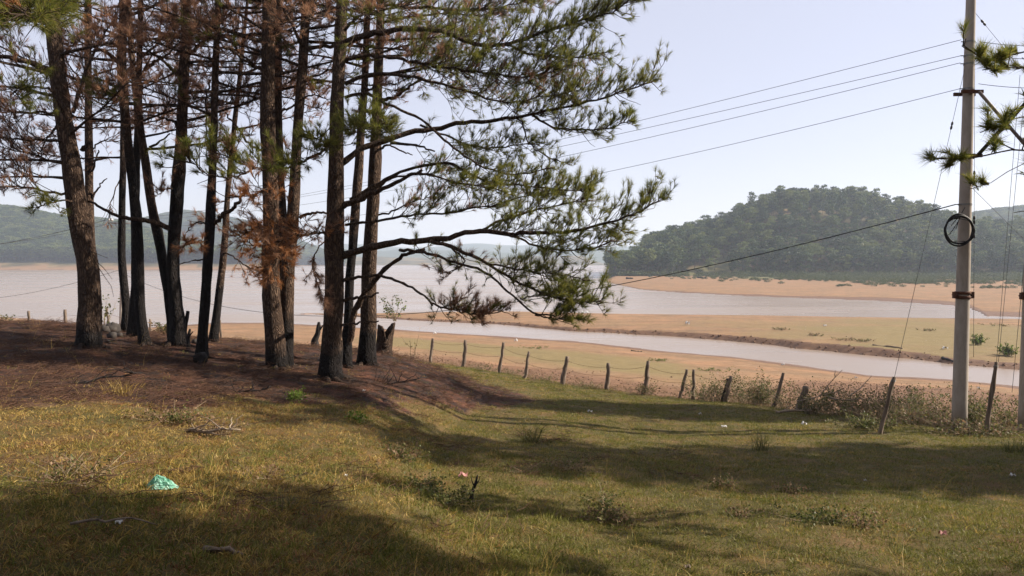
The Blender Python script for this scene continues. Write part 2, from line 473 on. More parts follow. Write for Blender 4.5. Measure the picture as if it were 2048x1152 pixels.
zone2 = np.stack([hillz * (1.0 - .9 * np.where((Z['yy'] < 480) & (Z['q'] > 1205), clr, 0)), np.clip(spitgrass + .8 * np.where(hillz & (Z['q'] > 1205), clr, 0), 0, 1), np.where((Z['yy'] > 1900), 1.0, 0), np.where(inbed, .95 * (1 - sstep(.12, .34, Z['t2'] + .1 * n - .55 * sstep(1380, 1750, Z['q']))) * sstep(560, 900, Z['q']), 0)], -1).reshape(-1, 4)

def ground_material():
    m, nt, b, out = new_mat('earth')
    g = nt.nodes.new('ShaderNodeNewGeometry')
    P = g.outputs['Position']
    z1 = N(nt, 'ShaderNodeSeparateColor', {0: N(nt, 'ShaderNodeAttribute', attribute_name='zone1').outputs['Color']})
    z1a = N(nt, 'ShaderNodeAttribute', attribute_name='zone1').outputs['Alpha']
    z2 = N(nt, 'ShaderNodeSeparateColor', {0: N(nt, 'ShaderNodeAttribute', attribute_name='zone2').outputs['Color']})
    n_big, n_mid, n_fine = noise(nt, P, .22, 5, .6), noise(nt, P, 1.7, 6, .65), noise(nt, P, 22, 5, .7)
    def mid(a, c):
        return N(nt, 'ShaderNodeMath', {0: N(nt, 'ShaderNodeMath', {0: a, 1: .6}, operation='MULTIPLY').outputs[0], 1: N(nt, 'ShaderNodeMath', {0: c, 1: .4}, operation='MULTIPLY').outputs[0]}, operation='ADD').outputs[0]
    def jag(w, amount=.5, src=n_mid):
        a = N(nt, 'ShaderNodeMath', {0: src, 1: .5}, operation='SUBTRACT')
        c = N(nt, 'ShaderNodeMath', {0: a.outputs[0], 1: amount, 2: w}, operation='MULTIPLY_ADD')
        return N(nt, 'ShaderNodeMapRange', {0: c.outputs[0], 1: .3, 2: .7}).outputs[0]
    sand = ramp(nt, mid(n_mid, n_fine), [(.3, (.185, .110, .058)), (.5, (.255, .158, .086)), (.7, (.35, .23, .135))])
    sand = mix(nt, N(nt, 'ShaderNodeMapRange', {0: n_big, 1: .4, 2: .65}).outputs[0], sand, mix(nt, .5, sand, (.30, .155, .08)))
    olv = ramp(nt, mid(n_mid, n_fine), [(.3, (.150, .112, .045)), (.7, (.262, .195, .088))])
    grass = ramp(nt, mid(n_mid, n_fine), [(.32, (.040, .034, .011)), (.47, (.095, .075, .022)), (.6, (.135, .080, .032)), (.72, (.20, .135, .050))])
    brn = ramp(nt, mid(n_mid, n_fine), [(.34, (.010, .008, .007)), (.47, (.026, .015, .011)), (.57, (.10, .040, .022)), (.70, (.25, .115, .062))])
    hil = ramp(nt, noise(nt, P, .035, 5, .6), [(.35, (.035, .036, .016)), (.52, (.10, .080, .036)), (.66, (.26, .185, .090))])
    spg = ramp(nt, noise(nt, P, .25, 5, .7), [(.35, (.07, .085, .030)), (.6, (.17, .15, .065)), (.75, (.33, .22, .12))])
    wetc = ramp(nt, n_mid, [(.3, (.11, .057, .034)), (.7, (.21, .118, .066))])
    band = N(nt, 'ShaderNodeMapping', {'Vector': P, 'Scale': (.10, .55, 1)})
    nb = noise(nt, band.outputs[0], 1.0, 7, .68, .6)
    fleck = noise(nt, P, .9, 6, .75)
    shade_ = N(nt, 'ShaderNodeMapRange', {0: mid(nb, fleck), 1: .36, 2: .64, 3: .55, 4: 1.25})
    dry = N(nt, 'ShaderNodeMix', {0: .85}, data_type='RGBA', blend_type='MULTIPLY')
    nt.links.new(sand, dry.inputs[6])
    nt.links.new(N(nt, 'ShaderNodeCombineColor', {0: shade_.outputs[0], 1: shade_.outputs[0], 2: shade_.outputs[0]}).outputs[0], dry.inputs[7])
    sand = dry.outputs[2]
    c = mix(nt, jag(z1.outputs[2], .9, mid(nb, fleck)), sand, olv)
    c = mix(nt, jag(z2.outputs[1], .6), c, spg)
    rough_bed = ramp(nt, mid(n_mid, n_fine), [(.36, (.085, .046, .026)), (.5, (.17, .090, .050)), (.66, (.30, .17, .095))])
    z2a = N(nt, 'ShaderNodeAttribute', attribute_name='zone2').outputs['Alpha']
    c = mix(nt, jag(z2a, .8), c, rough_bed)
    c = mix(nt, jag(z1a, .35), c, wetc)
    c = mix(nt, jag(z1.outputs[0], .7), c, grass)
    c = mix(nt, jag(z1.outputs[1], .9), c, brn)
    c = mix(nt, z2.outputs[0], c, hil)
    c = mix(nt, z2.outputs[2], c, (.04, .055, .03))
    nt.links.new(c, b.inputs['Base Color'])
    rg = N(nt, 'ShaderNodeMapRange', {0: z1a, 1: .5, 2: 1.0, 3: .95, 4: .55})
    nt.links.new(rg.outputs[0], b.inputs['Roughness'])
    b.inputs['Specular IOR Level'].default_value = .2
    hh = N(nt, 'ShaderNodeMath', {0: n_fine, 1: noise(nt, P, 6, 4, .6)}, operation='ADD')
    bp = N(nt, 'ShaderNodeBump', {'Height': hh.outputs[0], 'Strength': .55, 'Distance': .05})
    nt.links.new(bp.outputs[0], b.inputs['Normal'])
    return m

EARTH = ground_material()
na, nr = GX.shape
vid = np.arange(na * nr).reshape(na, nr)
quads = np.stack([vid, np.roll(vid, -1, 0), np.roll(np.roll(vid, -1, 0), -1, 1), np.roll(vid, -1, 1)], -1)[:, :-1].reshape(-1, 4)
GV = np.stack([GX, GY, GZ], -1).reshape(-1, 3)
yyq, qq = Z['yy'].reshape(-1)[quads[:, 0]], Z['q'].reshape(-1)[quads[:, 0]]
reg = np.zeros(len(quads), int)
fyq, syq = Z['fy'].reshape(-1)[quads[:, 0]], Z['sy'].reshape(-1)[quads[:, 0]]
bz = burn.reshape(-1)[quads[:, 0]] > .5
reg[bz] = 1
reg[(yyq > fyq)] = 2
reg[(yyq > syq + 3)] = 3
reg[(yyq > 137) & (yyq > syq + 3)] = 4
reg[hillz.reshape(-1)[quads[:, 0]] & (qq > 1150)] = 5
reg[hillz.reshape(-1)[quads[:, 0]] & (qq <= 1150)] = 6
reg[yyq > 1900] = 7
names = ['meadow', 'burnt_ground', 'lake_bed', 'sandbar', 'far_shore', 'wooded_hill', 'lakeside_hill', 'distant_mountains']
for i, nm in enumerate(names):
    qd = quads[reg == i]
    used = np.unique(qd)
    remap = np.zeros(na * nr, np.int64)
    remap[used] = np.arange(len(used))
    mb = MB()
    mb.add(GV[used], remap[qd])
    if i == 0:                                    # close the sheet under the camera
        ring = remap[vid[:, 0]]
        mb.add(np.array([[0, 0, GV[vid[:, 0], 2].mean()]]), np.zeros((0, 3), int))
        mb.f.append((np.stack([ring, np.full(na, len(used)), np.roll(ring, -1)], -1)[:, [0, 1, 2]], 0))
        a1, a2 = np.concatenate([zone1[used], zone1[used[:1]]]), np.concatenate([zone2[used], zone2[used[:1]]])
    else:
        a1, a2 = zone1[used], zone2[used]
    tag(mb.build(nm, EARTH, attrs={'zone1': a1, 'zone2': a2}), kind='structure')

# lake: one sheet of silty water, ruffled a little
def water_material():
    m, nt, b, out = new_mat('silty_water')
    g = nt.nodes.new('ShaderNodeNewGeometry')
    mp = N(nt, 'ShaderNodeMapping', {'Vector': g.outputs['Position'], 'Scale': (.55, 1.5, 1)})
    n1 = noise(nt, mp.outputs[0], 1.6, 4, .55)
    big = noise(nt, g.outputs['Position'], .012, 3)
    c = ramp(nt, big, [(.3, (.28, .215, .165)), (.7, (.325, .255, .20))])
    nt.links.new(c, b.inputs['Base Color'])
    rw = N(nt, 'ShaderNodeMapRange', {0: noise(nt, N(nt, 'ShaderNodeMapping', {'Vector': g.outputs['Position'], 'Scale': (.012, .06, 1)}).outputs[0], 1.0, 5, .6), 1: .35, 2: .65, 3: .20, 4: .32})
    nt.links.new(rw.outputs[0], b.inputs['Roughness'])
    b.inputs['IOR'].default_value = 1.33
    bp = N(nt, 'ShaderNodeBump', {'Height': n1, 'Strength': .10, 'Distance': .04})
    nt.links.new(bp.outputs[0], b.inputs['Normal'])
    return m

mb = MB()
wa = R(1) * np.arange(-70, 70.1, 2)
wr = np.array([40, 60, 90, 140, 220, 400, 800, 1600, 3600.0])
WA, WR = np.meshgrid(wa, wr, indexing='ij')
wv = np.arange(WA.size).reshape(WA.shape)
mb.add(np.stack([np.sin(WA) * WR, np.cos(WA) * WR, 0 * WA], -1), np.stack([wv[:-1, :-1], wv[:-1, 1:], wv[1:, 1:], wv[1:, :-1]], -1).reshape(-1, 4)[:, ::-1])
tag(mb.build('lake', water_material()), kind='structure')

# haze: one closed box of thin air round everything
m = bpy.data.materials.new('haze')
m.use_nodes = True
m.node_tree.nodes.clear()
ho = m.node_tree.nodes.new('ShaderNodeOutputMaterial')
hv = N(m.node_tree, 'ShaderNodeVolumePrincipled', {'Color': (.68, .79, .95, 1), 'Density': HAZE_DENSITY, 'Anisotropy': .25})
m.node_tree.links.new(hv.outputs[0], ho.inputs['Volume'])
mb = MB()
mb.box((0, 0, 64), (7900, 7900, 133))
tag(mb.build('haze', m, smooth=False), kind='stuff')

# ------------------------------------------------------------------ pines
class Foliage:
    """Gathers twigs and needle tufts of one crown; build() makes them one mesh."""
    def __init__(s):
        s.tw, s.tufts = {}, []
    def twig(s, P, r0, r1):
        s.tw.setdefault(len(P), []).append((P, np.linspace(r0, r1, len(P))))
    def tuft(s, p, d, length, kind, n=22, w=.0045, spread=.75):
        s.tufts.append((*p, *d, length, kind, n, w, spread))
    def build(s, name, parent, origin, label=None):
        mb = MB()
        for K, L in s.tw.items():
            mb.tubes(np.stack([a for a, _ in L]), np.stack([b for _, b in L]), 3, 0)
        if s.tufts:
            T = np.array(s.tufts)
            for n in np.unique(T[:, 8]):
                t = T[T[:, 8] == n]
                n = int(n)
                c, d, ln, kd, w, spr = t[:, :3], t[:, 3:6], t[:, 6], t[:, 7].astype(int), t[:, 9], t[:, 10]
                d = d / (np.linalg.norm(d, axis=1, keepdims=True) + 1e-9)
                M = len(t)
                e = rng.normal(size=(M, n, 3))
                e -= (e * d[:, None]).sum(-1, keepdims=True) * d[:, None]
                e /= np.linalg.norm(e, axis=2, keepdims=True) + 1e-9
                th = spr[:, None] * (.25 + .95 * rng.random((M, n)))
                nd = np.cos(th)[..., None] * d[:, None] + np.sin(th)[..., None] * e
                nd[..., 2] -= .12 * rng.random((M, n))
                L = ln[:, None] * (.65 + .5 * rng.random((M, n)))
                base = c[:, None] - d[:, None] * (ln[:, None] * .55 * rng.random((M, n)))[..., None]
                side = np.cross(nd, rng.normal(size=(M, n, 3)))
                side /= np.linalg.norm(side, axis=2, keepdims=True) + 1e-9
                hw = (w[:, None] * .5)[..., None] * side
                V = np.stack([base - hw, base + hw, base + nd * L[..., None]], 2)
                Fc = np.arange(M * n * 3).reshape(M, n, 3)
                V = V.reshape(-1, 3)
                for k in np.unique(kd):
                    mb.f.append((Fc[kd == k].reshape(-1, 3) + mb.n, 1 + int(k)))
                mb.v.append(V)
                mb.n += len(V)
        if not mb.v:
            return None
        o = mb.build(name, [TWIG, GREEN, BROWN, ORANGE], parent, origin)
        return tag(o, label)

def unit(v):
    return v / (np.linalg.norm(v) + 1e-9)

def clothe(fo, P, dens, kind, size=1.0, start=.25, tl=.15, reach=.85, hang=0.0, coarse=False, bare=.12, mixk=None, mixp=0.0, updn=0.0):
    """Set side twigs with needle tufts along a limb (K x 3 points)."""
    seg = np.linalg.norm(np.diff(P, axis=0), axis=1)
    cum = np.concatenate([[0], np.cumsum(seg)])
    L = cum[-1]
    nt = max(3, int(L * (1 - start) * dens * (1 if coarse else 1.85)))
    pos = start + (1 - start) * np.sort(rng.random(nt)) ** .8
    for f in pos:
        t = f * L
        i = min(np.searchsorted(cum, t, 'right') - 1, len(P) - 2)
        p = P[i] + (P[i + 1] - P[i]) * ((t - cum[i]) / (seg[i] + 1e-9))
        d = unit(P[i + 1] - P[i])
        side = unit(np.cross(d, [0, 0, 1]) + 1e-6) * rng.choice([-1, 1])
        dr = unit(d * rng.uniform(.25, .9) + side * rng.uniform(.25, 1) + np.array([0, 0, rng.normal(.12 + updn, .5) - hang]))
        ln = reach * rng.uniform(.45, 1.6) * (1.05 - .55 * f)
        curl = np.array([0, 0, rng.uniform(-.05, .32) - hang * .6])
        s = np.linspace(0, 1, 5)[:, None]
        Q = p + dr * ln * s + curl * ln * s ** 2 + rng.normal(size=(5, 3)) * .03 * ln * s
        fo.twig(Q, .009 if not coarse else .012, .004)
        k0 = kind if rng.random() >= mixp else mixk
        if rng.random() < bare:
            continue
        nsub = 2 if coarse else rng.integers(4, 9)
        for j in range(nsub):
            g = rng.uniform(.3, 1) if j else 1.0
            ii = min(int(g * 4), 3)
            b = Q[ii] + (Q[ii + 1] - Q[ii]) * (g * 4 - ii)
            td = unit(unit(Q[ii + 1] - Q[ii]) + .55 * rng.normal(size=3) + np.array([0, 0, .62 - 1.4 * hang]))
            if j and not coarse:
                sl = ln * rng.uniform(.12, .4)
                S = b + td * sl * np.linspace(0, 1, 3)[:, None] + np.array([0, 0, .10 * sl]) * (np.linspace(0, 1, 3)[:, None] ** 2)
                fo.twig(S, .0055, .0035)
                b = S[-1]
            k = k0
            tsz = tl * size * rng.uniform(.75, 1.25)
            if coarse:
                fo.tuft(b, td, tsz * 2.4, k, 15, .042, 1.1)
            else:
                fo.tuft(b, td, tsz, k, 30 if k == 0 else 21, .0052 if k == 0 else .0058, .72 if k == 0 else .6)

def limb_mesh(parent, origin, P, rad, mat, name='limb', n=7, label=None):
    mb = MB()
    K = len(P)
    wob = 1 + .10 * rng.normal(size=(1, K, n))
    mb.tubes(P[None], np.asarray(rad)[None], n, 0, True, wob)
    o = mb.build(name, mat, parent, origin, attrs={'char': np.zeros(mb.n)})
    return tag(o, label)

def pine(label, path, y0, lean_y=0.0, top=6.5, char_to=None, limbs=(), auto=(), kind=1, flare=1.22, upper=6, mixk=None, mixp=0.0, base_hidden=False):
    """A pine whose trunk follows photo pixels (px, py, width) at distance y0; limbs are given the same way with their own distances.
    auto = (lowest py, how many, longest reach, chance of bare)."""
    pts = []
    for i, (px, py, w) in enumerate(path):
        y = y0 + lean_y * i / max(1, len(path) - 1)
        p = W(px, py, y)
        pts.append([*p, w / F * y / 2])
    pts = np.array(pts)
    gz = H(pts[0, 0], pts[0, 1])
    pts[0, 2] = gz - .12
    # carry the trunk on above the frame
    up = pts[-1, :3] - pts[-3, :3]
    up = up / up[2]
    up[:2] *= .5
    r_top = pts[-1, 3]
    for k in (1, 2, 3):
        pts = np.vstack([pts, [*(pts[-1, :3] + up * top / 3), r_top * (1 - .29 * k)]])
    K = 44
    Q = resample(pts, K)
    P, rad = Q[:, :3], np.maximum(Q[:, 3], .02)
    hgt = P[:, 2] - gz
    root = thing('pine_tree', label, 'tree', (pts[0, 0], pts[0, 1], gz), 'pines of the grove')
    org = np.array(root.location)
    n = 18
    a = np.arange(n) * 2 * math.pi / n
    ph = rng.random(4) * 6.28
    lobes = 1 + .16 * np.sin(3 * a + ph[0]) + .10 * np.sin(5 * a + ph[1])
    fl = np.exp(-np.maximum(hgt, 0) / .28)[:, None]
    wob = 1 + .05 * rng.normal(size=(K, n)) + .04 * np.sin(2 * a + ph[2] + hgt[:, None] * 1.3)
    wob = wob * (1 + (flare - 1) * fl * lobes)
    mb = MB()
    mb.tubes(P[None], rad[None], n, 0, True, wob[None])
    for k in range(6):                            # surface roots running out from the foot
        an = k * 1.05 + rng.random() * .7
        r0 = pts[0, 3]
        rl = r0 * rng.uniform(1.3, 2.3)
        s_ = np.linspace(0, 1, 7)
        dr = np.stack([np.cos(an + .35 * s_), np.sin(an + .35 * s_)], -1) * (r0 * .55 + rl * s_)[:, None]
        C = np.concatenate([pts[0, :2] + dr, np.zeros((7, 1))], 1)
        C[:, 2] = land(C[:, 0], C[:, 1])[0] + r0 * .30 * (1 - s_) ** 2.2 - .025 * s_
        mb.tubes(C[None], (r0 * .30 * (1 - s_) ** 1.1 + .012)[None], 8)
    ch = np.full(mb.n, .3)
    ch[:K * n] = 0
    if char_to is not None:
        zc = max(W(path[0][0], char_to, y0)[2] - gz, .25)
        ch[:K * n] = np.repeat(.95 - .95 * sstep(zc * .5, zc * 1.25, hgt), n)
    ch[:K * n] += np.repeat(.35 * np.exp(-np.maximum(hgt, 0) / .25), n)
    mb.build('trunk', BARK, root, org, attrs={'char': ch})
    fo = Foliage()
    for L in limbs:
        lp = np.array([[*W(px, py, y)] for px, py, y in L['p']])
        kk = max(10, len(lp) * 4)
        C = resample(lp, kk)
        C[1:-1] += rng.normal(size=(kk - 2, 3)) * .012
        rd = np.linspace(L.get('r', .05), L.get('r1', .009), kk) * (1 if L.get('r1', 0) else 1)
        limb_mesh(root, org, C, rd, BARK, L.get('name', 'limb'), label=L.get('label'))
        if L.get('d', 0):
            clothe(fo, C, L['d'], L.get('k', kind), L.get('s', 1), L.get('start', .3), reach=L.get('reach', .8), hang=L.get('hang', 0), bare=L.get('bare', .1), mixk=L.get('mixk', mixk), mixp=L.get('mixp', mixp), updn=L.get('up', 0))
        if L.get('tail'):
            fo.twig(C[-5:], L.get('r1', .009), .004)
    # whorls of limbs grown up the trunk, inside the frame and above it
    ztop = W(path[-1][0], 0, y0)[2] - gz
    if auto:
        zlo = W(path[-1][0], auto[0], y0)[2] - gz
        n_auto = int(auto[1] * 1.05)
        for i in range(n_auto):
            z = zlo + (ztop + .6 - zlo) * (i + rng.random() * .8) / n_auto
            t = np.interp(z, hgt, np.arange(K))
            j = int(t)
            p = P[j] + (P[min(j + 1, K - 1)] - P[j]) * (t - j)
            ang = auto[4][i % len(auto[4])] + rng.normal(0, .35) if len(auto) > 4 else rng.random() * 6.28
            ln = auto[2] * rng.uniform(.6, 1.0)
            d = np.array([math.cos(ang), math.sin(ang), rng.uniform(-.05, .38)])
            s = np.linspace(0, 1, 9)[:, None]
            C = p + d * ln * s + np.array([0, 0, rng.uniform(-.22, .18)]) * ln * s ** 2 + np.cumsum(rng.normal(size=(9, 3)) * .022 * ln ** .5, 0) * s
            r0 = .013 + .009 * ln
            bare = rng.random() < auto[3]
            limb_mesh(root, org, C if not bare else C[:6], np.linspace(r0, .008, len(C if not bare else C[:6])), BARK, 'limb' if not bare else 'dead_limb', 6)
            if not bare:
                clothe(fo, C, 7.0, kind, 1.0, .22, reach=.72, bare=.07, mixk=mixk, mixp=mixp, tl=.15)
    if upper:
        for i in range(upper):
            z = ztop + .5 + (hgt[-1] - ztop - .6) * i / upper
            t = np.interp(z, hgt, np.arange(K))
            p = P[int(t)]
            ang = i * 2.4 + rng.random()
            ln = 2.6 * (1 - .7 * i / upper) + .4
            d = np.array([math.cos(ang), math.sin(ang), rng.uniform(.05, .4)])
            s = np.linspace(0, 1, 6)[:, None]
            C = p + d * ln * s + np.array([0, 0, .1]) * ln * s ** 2
            fo.twig(C, .035, .01)
            clothe(fo, C, 5.5, kind, 1.0, .2, reach=.8, coarse=True)
    fo.build('crown', root, org)
    return root

LF, RT, BK, FR = math.pi, 0.0, math.pi / 2, -math.pi / 2

# --- left end of the grove
pine('thick brown-barked pine with a swollen base, the leftmost trunk', 
     [(176, 698, 47), (179, 640, 43), (180, 590, 42), (176, 530, 39), (168, 490, 37), (155, 420, 38), (143, 330, 34), (131, 260, 32), (122, 200, 30), (112, 110, 28), (104, 40, 26), (98, -20, 25)], 14.6,
     char_to=720, kind=1, auto=(390, 10, 3.0, .15, (LF, LF + .5, RT - .3, LF - .5)), limbs=[
        dict(p=[(118, 150, 14.6), (80, 133, 14.4), (40, 120, 14.2), (-40, 112, 14.0)], r=.07, r1=.03, d=5, k=1),
        dict(p=[(140, 232, 14.6), (100, 226, 14.4), (50, 226, 14.2), (-30, 222, 14)], r=.03, d=6, k=1, start=.2),
        dict(p=[(140, 285, 14.6), (90, 280, 14.3), (30, 278, 14.0), (-40, 270, 13.8)], r=.035, d=9, k=1, start=.1),
        dict(p=[(150, 328, 14.6), (110, 325, 14.5), (70, 310, 14.4), (10, 296, 14.3)], r=.03, d=9, k=1, start=.2),
        dict(p=[(156, 388, 14.6), (100, 385, 14.3), (40, 374, 14.0), (-30, 374, 13.8)], r=.03, d=8, k=1, start=.15),
        dict(p=[(158, 402, 14.6), (130, 400, 14.3), (105, 405, 14.0), (80, 412, 13.7)], r=.02, d=9, k=0, start=.3, reach=.5),
        dict(p=[(112, 60, 14.5), (80, 40, 12.5), (40, 20, 10.5), (-10, 25, 9.0)], r=.05, d=11, k=0, start=.3, reach=.8),
        dict(p=[(110, 20, 14.5), (90, 5, 12.0), (70, -5, 10.0), (50, 30, 8.8)], r=.04, d=12, k=0, start=.3, mixk=2, mixp=.15),
        dict(p=[(128, 225, 14.5), (100, 180, 13.8), (50, 175, 13.0), (20, 190, 12.4)], r=.025, d=7, k=0, start=.4, reach=.6),
        dict(p=[(146, 225, 14.6), (160, 180, 14.8), (180, 120, 15), (215, 60, 15.3), (240, 0, 15.6)], r=.04, d=7, k=1),
        dict(p=[(165, 300, 14.6), (172, 292, 14.4), (178, 286, 14.2)], r=.05, r1=.03, name='dead_limb'),
        dict(p=[(178, 462, 14.6), (182, 500, 14.5), (190, 530, 14.4)], r=.02, d=5, k=1, hang=.5, bare=.6)])
pine('slender upright pine rising from behind the swollen leftmost trunk',
     [(190, 672, 20), (186, 600, 18), (182, 500, 17), (179, 430, 16), (178, 330, 15), (177, 240, 14), (176, 140, 13), (176, 60, 12), (176, -20, 11)], 19.5,
     char_to=560, kind=1, auto=(330, 9, 2.4, .25), limbs=[
        dict(p=[(180, 345, 19.5), (188, 335, 19.4), (197, 300, 19.3)], r=.03, r1=.015, name='dead_limb'),
        dict(p=[(182, 400, 19.5), (200, 370, 19.4), (214, 357, 19.3)], r=.03, r1=.012, name='dead_limb'),
        dict(p=[(180, 300, 19.5), (200, 285, 19.6), (225, 282, 19.8), (250, 290, 20)], r=.025, d=9, k=1)], upper=6)
pine('thin blackened pine beside the slim concrete pole, slightly bent at the foot',
     [(250, 668, 19), (253, 640, 16), (252, 610, 15), (246, 550, 14), (243, 500, 14), (244, 420, 13), (246, 330, 12), (247, 230, 11), (246, 120, 11), (244, 40, 10), (243, -20, 10)], 19.2,
     char_to=330, kind=1, auto=(330, 9, 2.2, .3, (LF, RT + .4, LF + 1)), limbs=[
        dict(p=[(242, 350, 19.2), (226, 395, 19), (218, 425, 18.9), (222, 440, 18.8)], r=.018, d=5, k=1, hang=.5, reach=.4, bare=.5)], upper=5)
pine('straight black charred trunk, hindmost of the close pair right of the slim pole',
     [(266, 672, 24), (268, 620, 19), (272, 560, 18), (272, 480, 18), (270, 400, 17), (272, 330, 15), (276, 260, 13), (273, 200, 12), (267, 150, 11), (259, 40, 11), (255, -20, 10)], 18.2,
     char_to=260, kind=1, auto=(300, 10, 2.4, .25, (RT, LF, RT + .6, BK)), upper=6)
pine('charred pine with its foot slanting right, in front of the close black pair',
     [(292, 706, 24), (287, 670, 19), (280, 620, 19), (277, 560, 21), (275, 500, 22), (272, 430, 21), (265, 365, 18), (254, 270, 16), (246, 180, 17), (243, 110, 17), (247, 40, 17), (250, -20, 16)], 16.4,
     char_to=300, kind=1, auto=(250, 11, 3.0, .2, (LF, RT, LF + .6, RT - .5)), limbs=[
        dict(p=[(243, 178, 16.4), (220, 168, 16.2), (190, 155, 16), (155, 150, 15.7)], r=.04, d=7, k=1),
        dict(p=[(246, 130, 16.4), (222, 112, 16.3), (195, 95, 16.2), (165, 85, 16), (130, 60, 15.8)], r=.05, d=7, k=1),
        dict(p=[(236, 190, 16.2), (225, 188, 15.5), (212, 190, 14.8)], r=.02, d=12, k=0, reach=.5, start=.1)], upper=5)
pine('slender pine leaning across to meet the big forked black trunk',
     [(350, 688, 22), (345, 640, 22), (338, 590, 20), (329, 540, 19), (316, 470, 19), (303, 410, 18), (294, 345, 16), (284, 280, 14), (277, 215, 13), (279, 110, 11), (281, 40, 11), (282, -20, 10)], 17.0,
     char_to=430, kind=1, auto=(300, 9, 2.5, .2, (RT, RT + .5, LF, RT - .6)), limbs=[
        dict(p=[(288, 140, 17), (310, 125, 17), (335, 108, 17.2), (365, 80, 17.4)], r=.045, d=7, k=1),
        dict(p=[(295, 300, 17), (318, 285, 17), (340, 268, 17.1)], r=.03, r1=.015, name='dead_limb')], upper=5)
pine('big black charred pine with a spreading foot and grey bark above',
     [(353, 691, 40), (356, 660, 32), (352, 610, 29), (346, 540, 25), (349, 470, 23), (354, 400, 24), (358, 340, 24), (363, 270, 22), (365, 220, 20), (368, 160, 20), (371, 80, 19), (373, 0, 18), (374, -20, 18)], 16.8,
     char_to=330, kind=1, flare=1.15, auto=(270, 9, 3.0, .15, (RT, LF, RT + .4, LF - .6)), limbs=[
        dict(p=[(346, 465, 16.8), (325, 450, 16.6), (290, 440, 16.3), (255, 436, 16.0), (225, 428, 15.8), (195, 412, 15.6), (168, 398, 15.4)], r=.065, r1=.02, label='long bare black limb reaching left across the slim trunks'),
        dict(p=[(354, 250, 16.8), (340, 240, 16.5), (310, 232, 16.2), (285, 230, 16)], r=.035, d=7, k=1),
        dict(p=[(358, 150, 16.8), (335, 130, 16.4), (310, 110, 16), (270, 90, 15.6)], r=.045, d=8, k=1),
        dict(p=[(372, 110, 16.8), (400, 90, 16.8), (440, 40, 17), (470, 20, 17.2)], r=.045, d=7, k=1),
        dict(p=[(350, 375, 16.8), (335, 378, 16.5), (318, 380, 16.2)], r=.02, d=12, k=1, start=.2, reach=.45)], upper=5)
pine('dark charred pine with a side limb forking up right, left of the thin brown one',
     [(402, 708, 26), (405, 672, 20), (410, 610, 19), (413, 560, 18), (418, 490, 19), (422, 400, 18), (425, 340, 15), (428, 260, 14), (429, 200, 13), (432, 110, 12), (435, 20, 11), (436, -20, 11)], 15.6,
     char_to=330, kind=1, auto=(240, 10, 2.8, .2, (LF, RT, BK, RT + .5)), limbs=[
        dict(p=[(430, 448, 15.6), (445, 432, 15.6), (470, 412, 15.5), (485, 390, 15.4), (494, 375, 15.3)], r=.05, r1=.022, name='dead_limb', label='stout bare black limb forking up to the right'),
        dict(p=[(416, 452, 15.6), (400, 443, 15.5), (385, 450, 15.4), (372, 465, 15.2)], r=.02, d=4, k=1, bare=.5, reach=.3),
        dict(p=[(410, 518, 15.6), (385, 522, 15.4), (362, 528, 15.2), (350, 532, 15.1)], r=.018, r1=.006, name='dead_limb'),
        dict(p=[(415, 480, 15.5), (400, 482, 15.2), (383, 488, 15.0), (370, 487, 14.8)], r=.012, d=14, k=2, reach=.35, hang=.35, start=.2),
        dict(p=[(430, 70, 15.6), (455, 75, 15.5), (480, 105, 15.4), (525, 142, 15.3)], r=.03, r1=.014, name='dead_limb'),
        dict(p=[(421, 160, 15.6), (412, 200, 15.5), (413, 250, 15.4), (408, 295, 15.3)], r=.022, d=4, k=1, hang=.4, reach=.5)], upper=6)
pine('thin reddish-barked pine leaning right, beside the charred one with a forking limb',
     [(425, 690, 20), (432, 640, 15), (438, 590, 14), (446, 520, 13), (450, 470, 12), (456, 380, 11), (465, 290, 10), (472, 220, 9), (480, 150, 8), (487, 80, 7), (495, 0, 6), (497, -20, 6)], 18.4,
     char_to=560, kind=1, auto=(260, 10, 2.2, .2), limbs=[
        dict(p=[(448, 505, 18.4), (470, 515, 18), (490, 530, 17.6), (520, 545, 17.2)], r=.02, d=7, k=2, hang=.35, reach=.5, start=.4),
        dict(p=[(452, 440, 18.4), (440, 430, 18.1), (415, 445, 17.8)], r=.018, d=9, k=1, reach=.5)], upper=5)

# --- middle: the double trunk
pine('thick left stem of the double pine with pale plated bark',
     [(555, 736, 38), (551, 690, 36), (546, 640, 36), (543, 580, 33), (541, 500, 31), (542, 400, 31), (538, 320, 28), (535, 230, 27), (536, 150, 26), (537, 60, 26), (538, 0, 26), (538, -20, 25)], 15.6,
     char_to=735, kind=1, flare=1.1, auto=(180, 9, 3.0, .15, (LF, RT, LF + .6, FR)), mixk=0, mixp=.15, limbs=[
        dict(p=[(525, 300, 15.6), (500, 290, 15.2), (470, 250, 14.8), (450, 225, 14.4)], r=.03, r1=.012, name='dead_limb'),
        dict(p=[(525, 140, 15.6), (490, 120, 15.3), (455, 95, 15), (420, 75, 14.7)], r=.04, d=7, k=1),
        dict(p=[(549, 225, 15.6), (575, 218, 15.7), (590, 210, 15.8)], r=.035, r1=.02, name='dead_limb')], upper=6)
pine('dark stem half hidden close behind the double pine with pale bark',
     [(572, 700, 26), (570, 600, 22), (565, 480, 20), (560, 380, 19), (557, 280, 17), (556, 180, 16), (556, 80, 15), (556, 0, 14), (556, -20, 14)], 17.2,
     char_to=400, kind=1, auto=(190, 8, 2.6, .2, (RT, LF, BK)), upper=5)
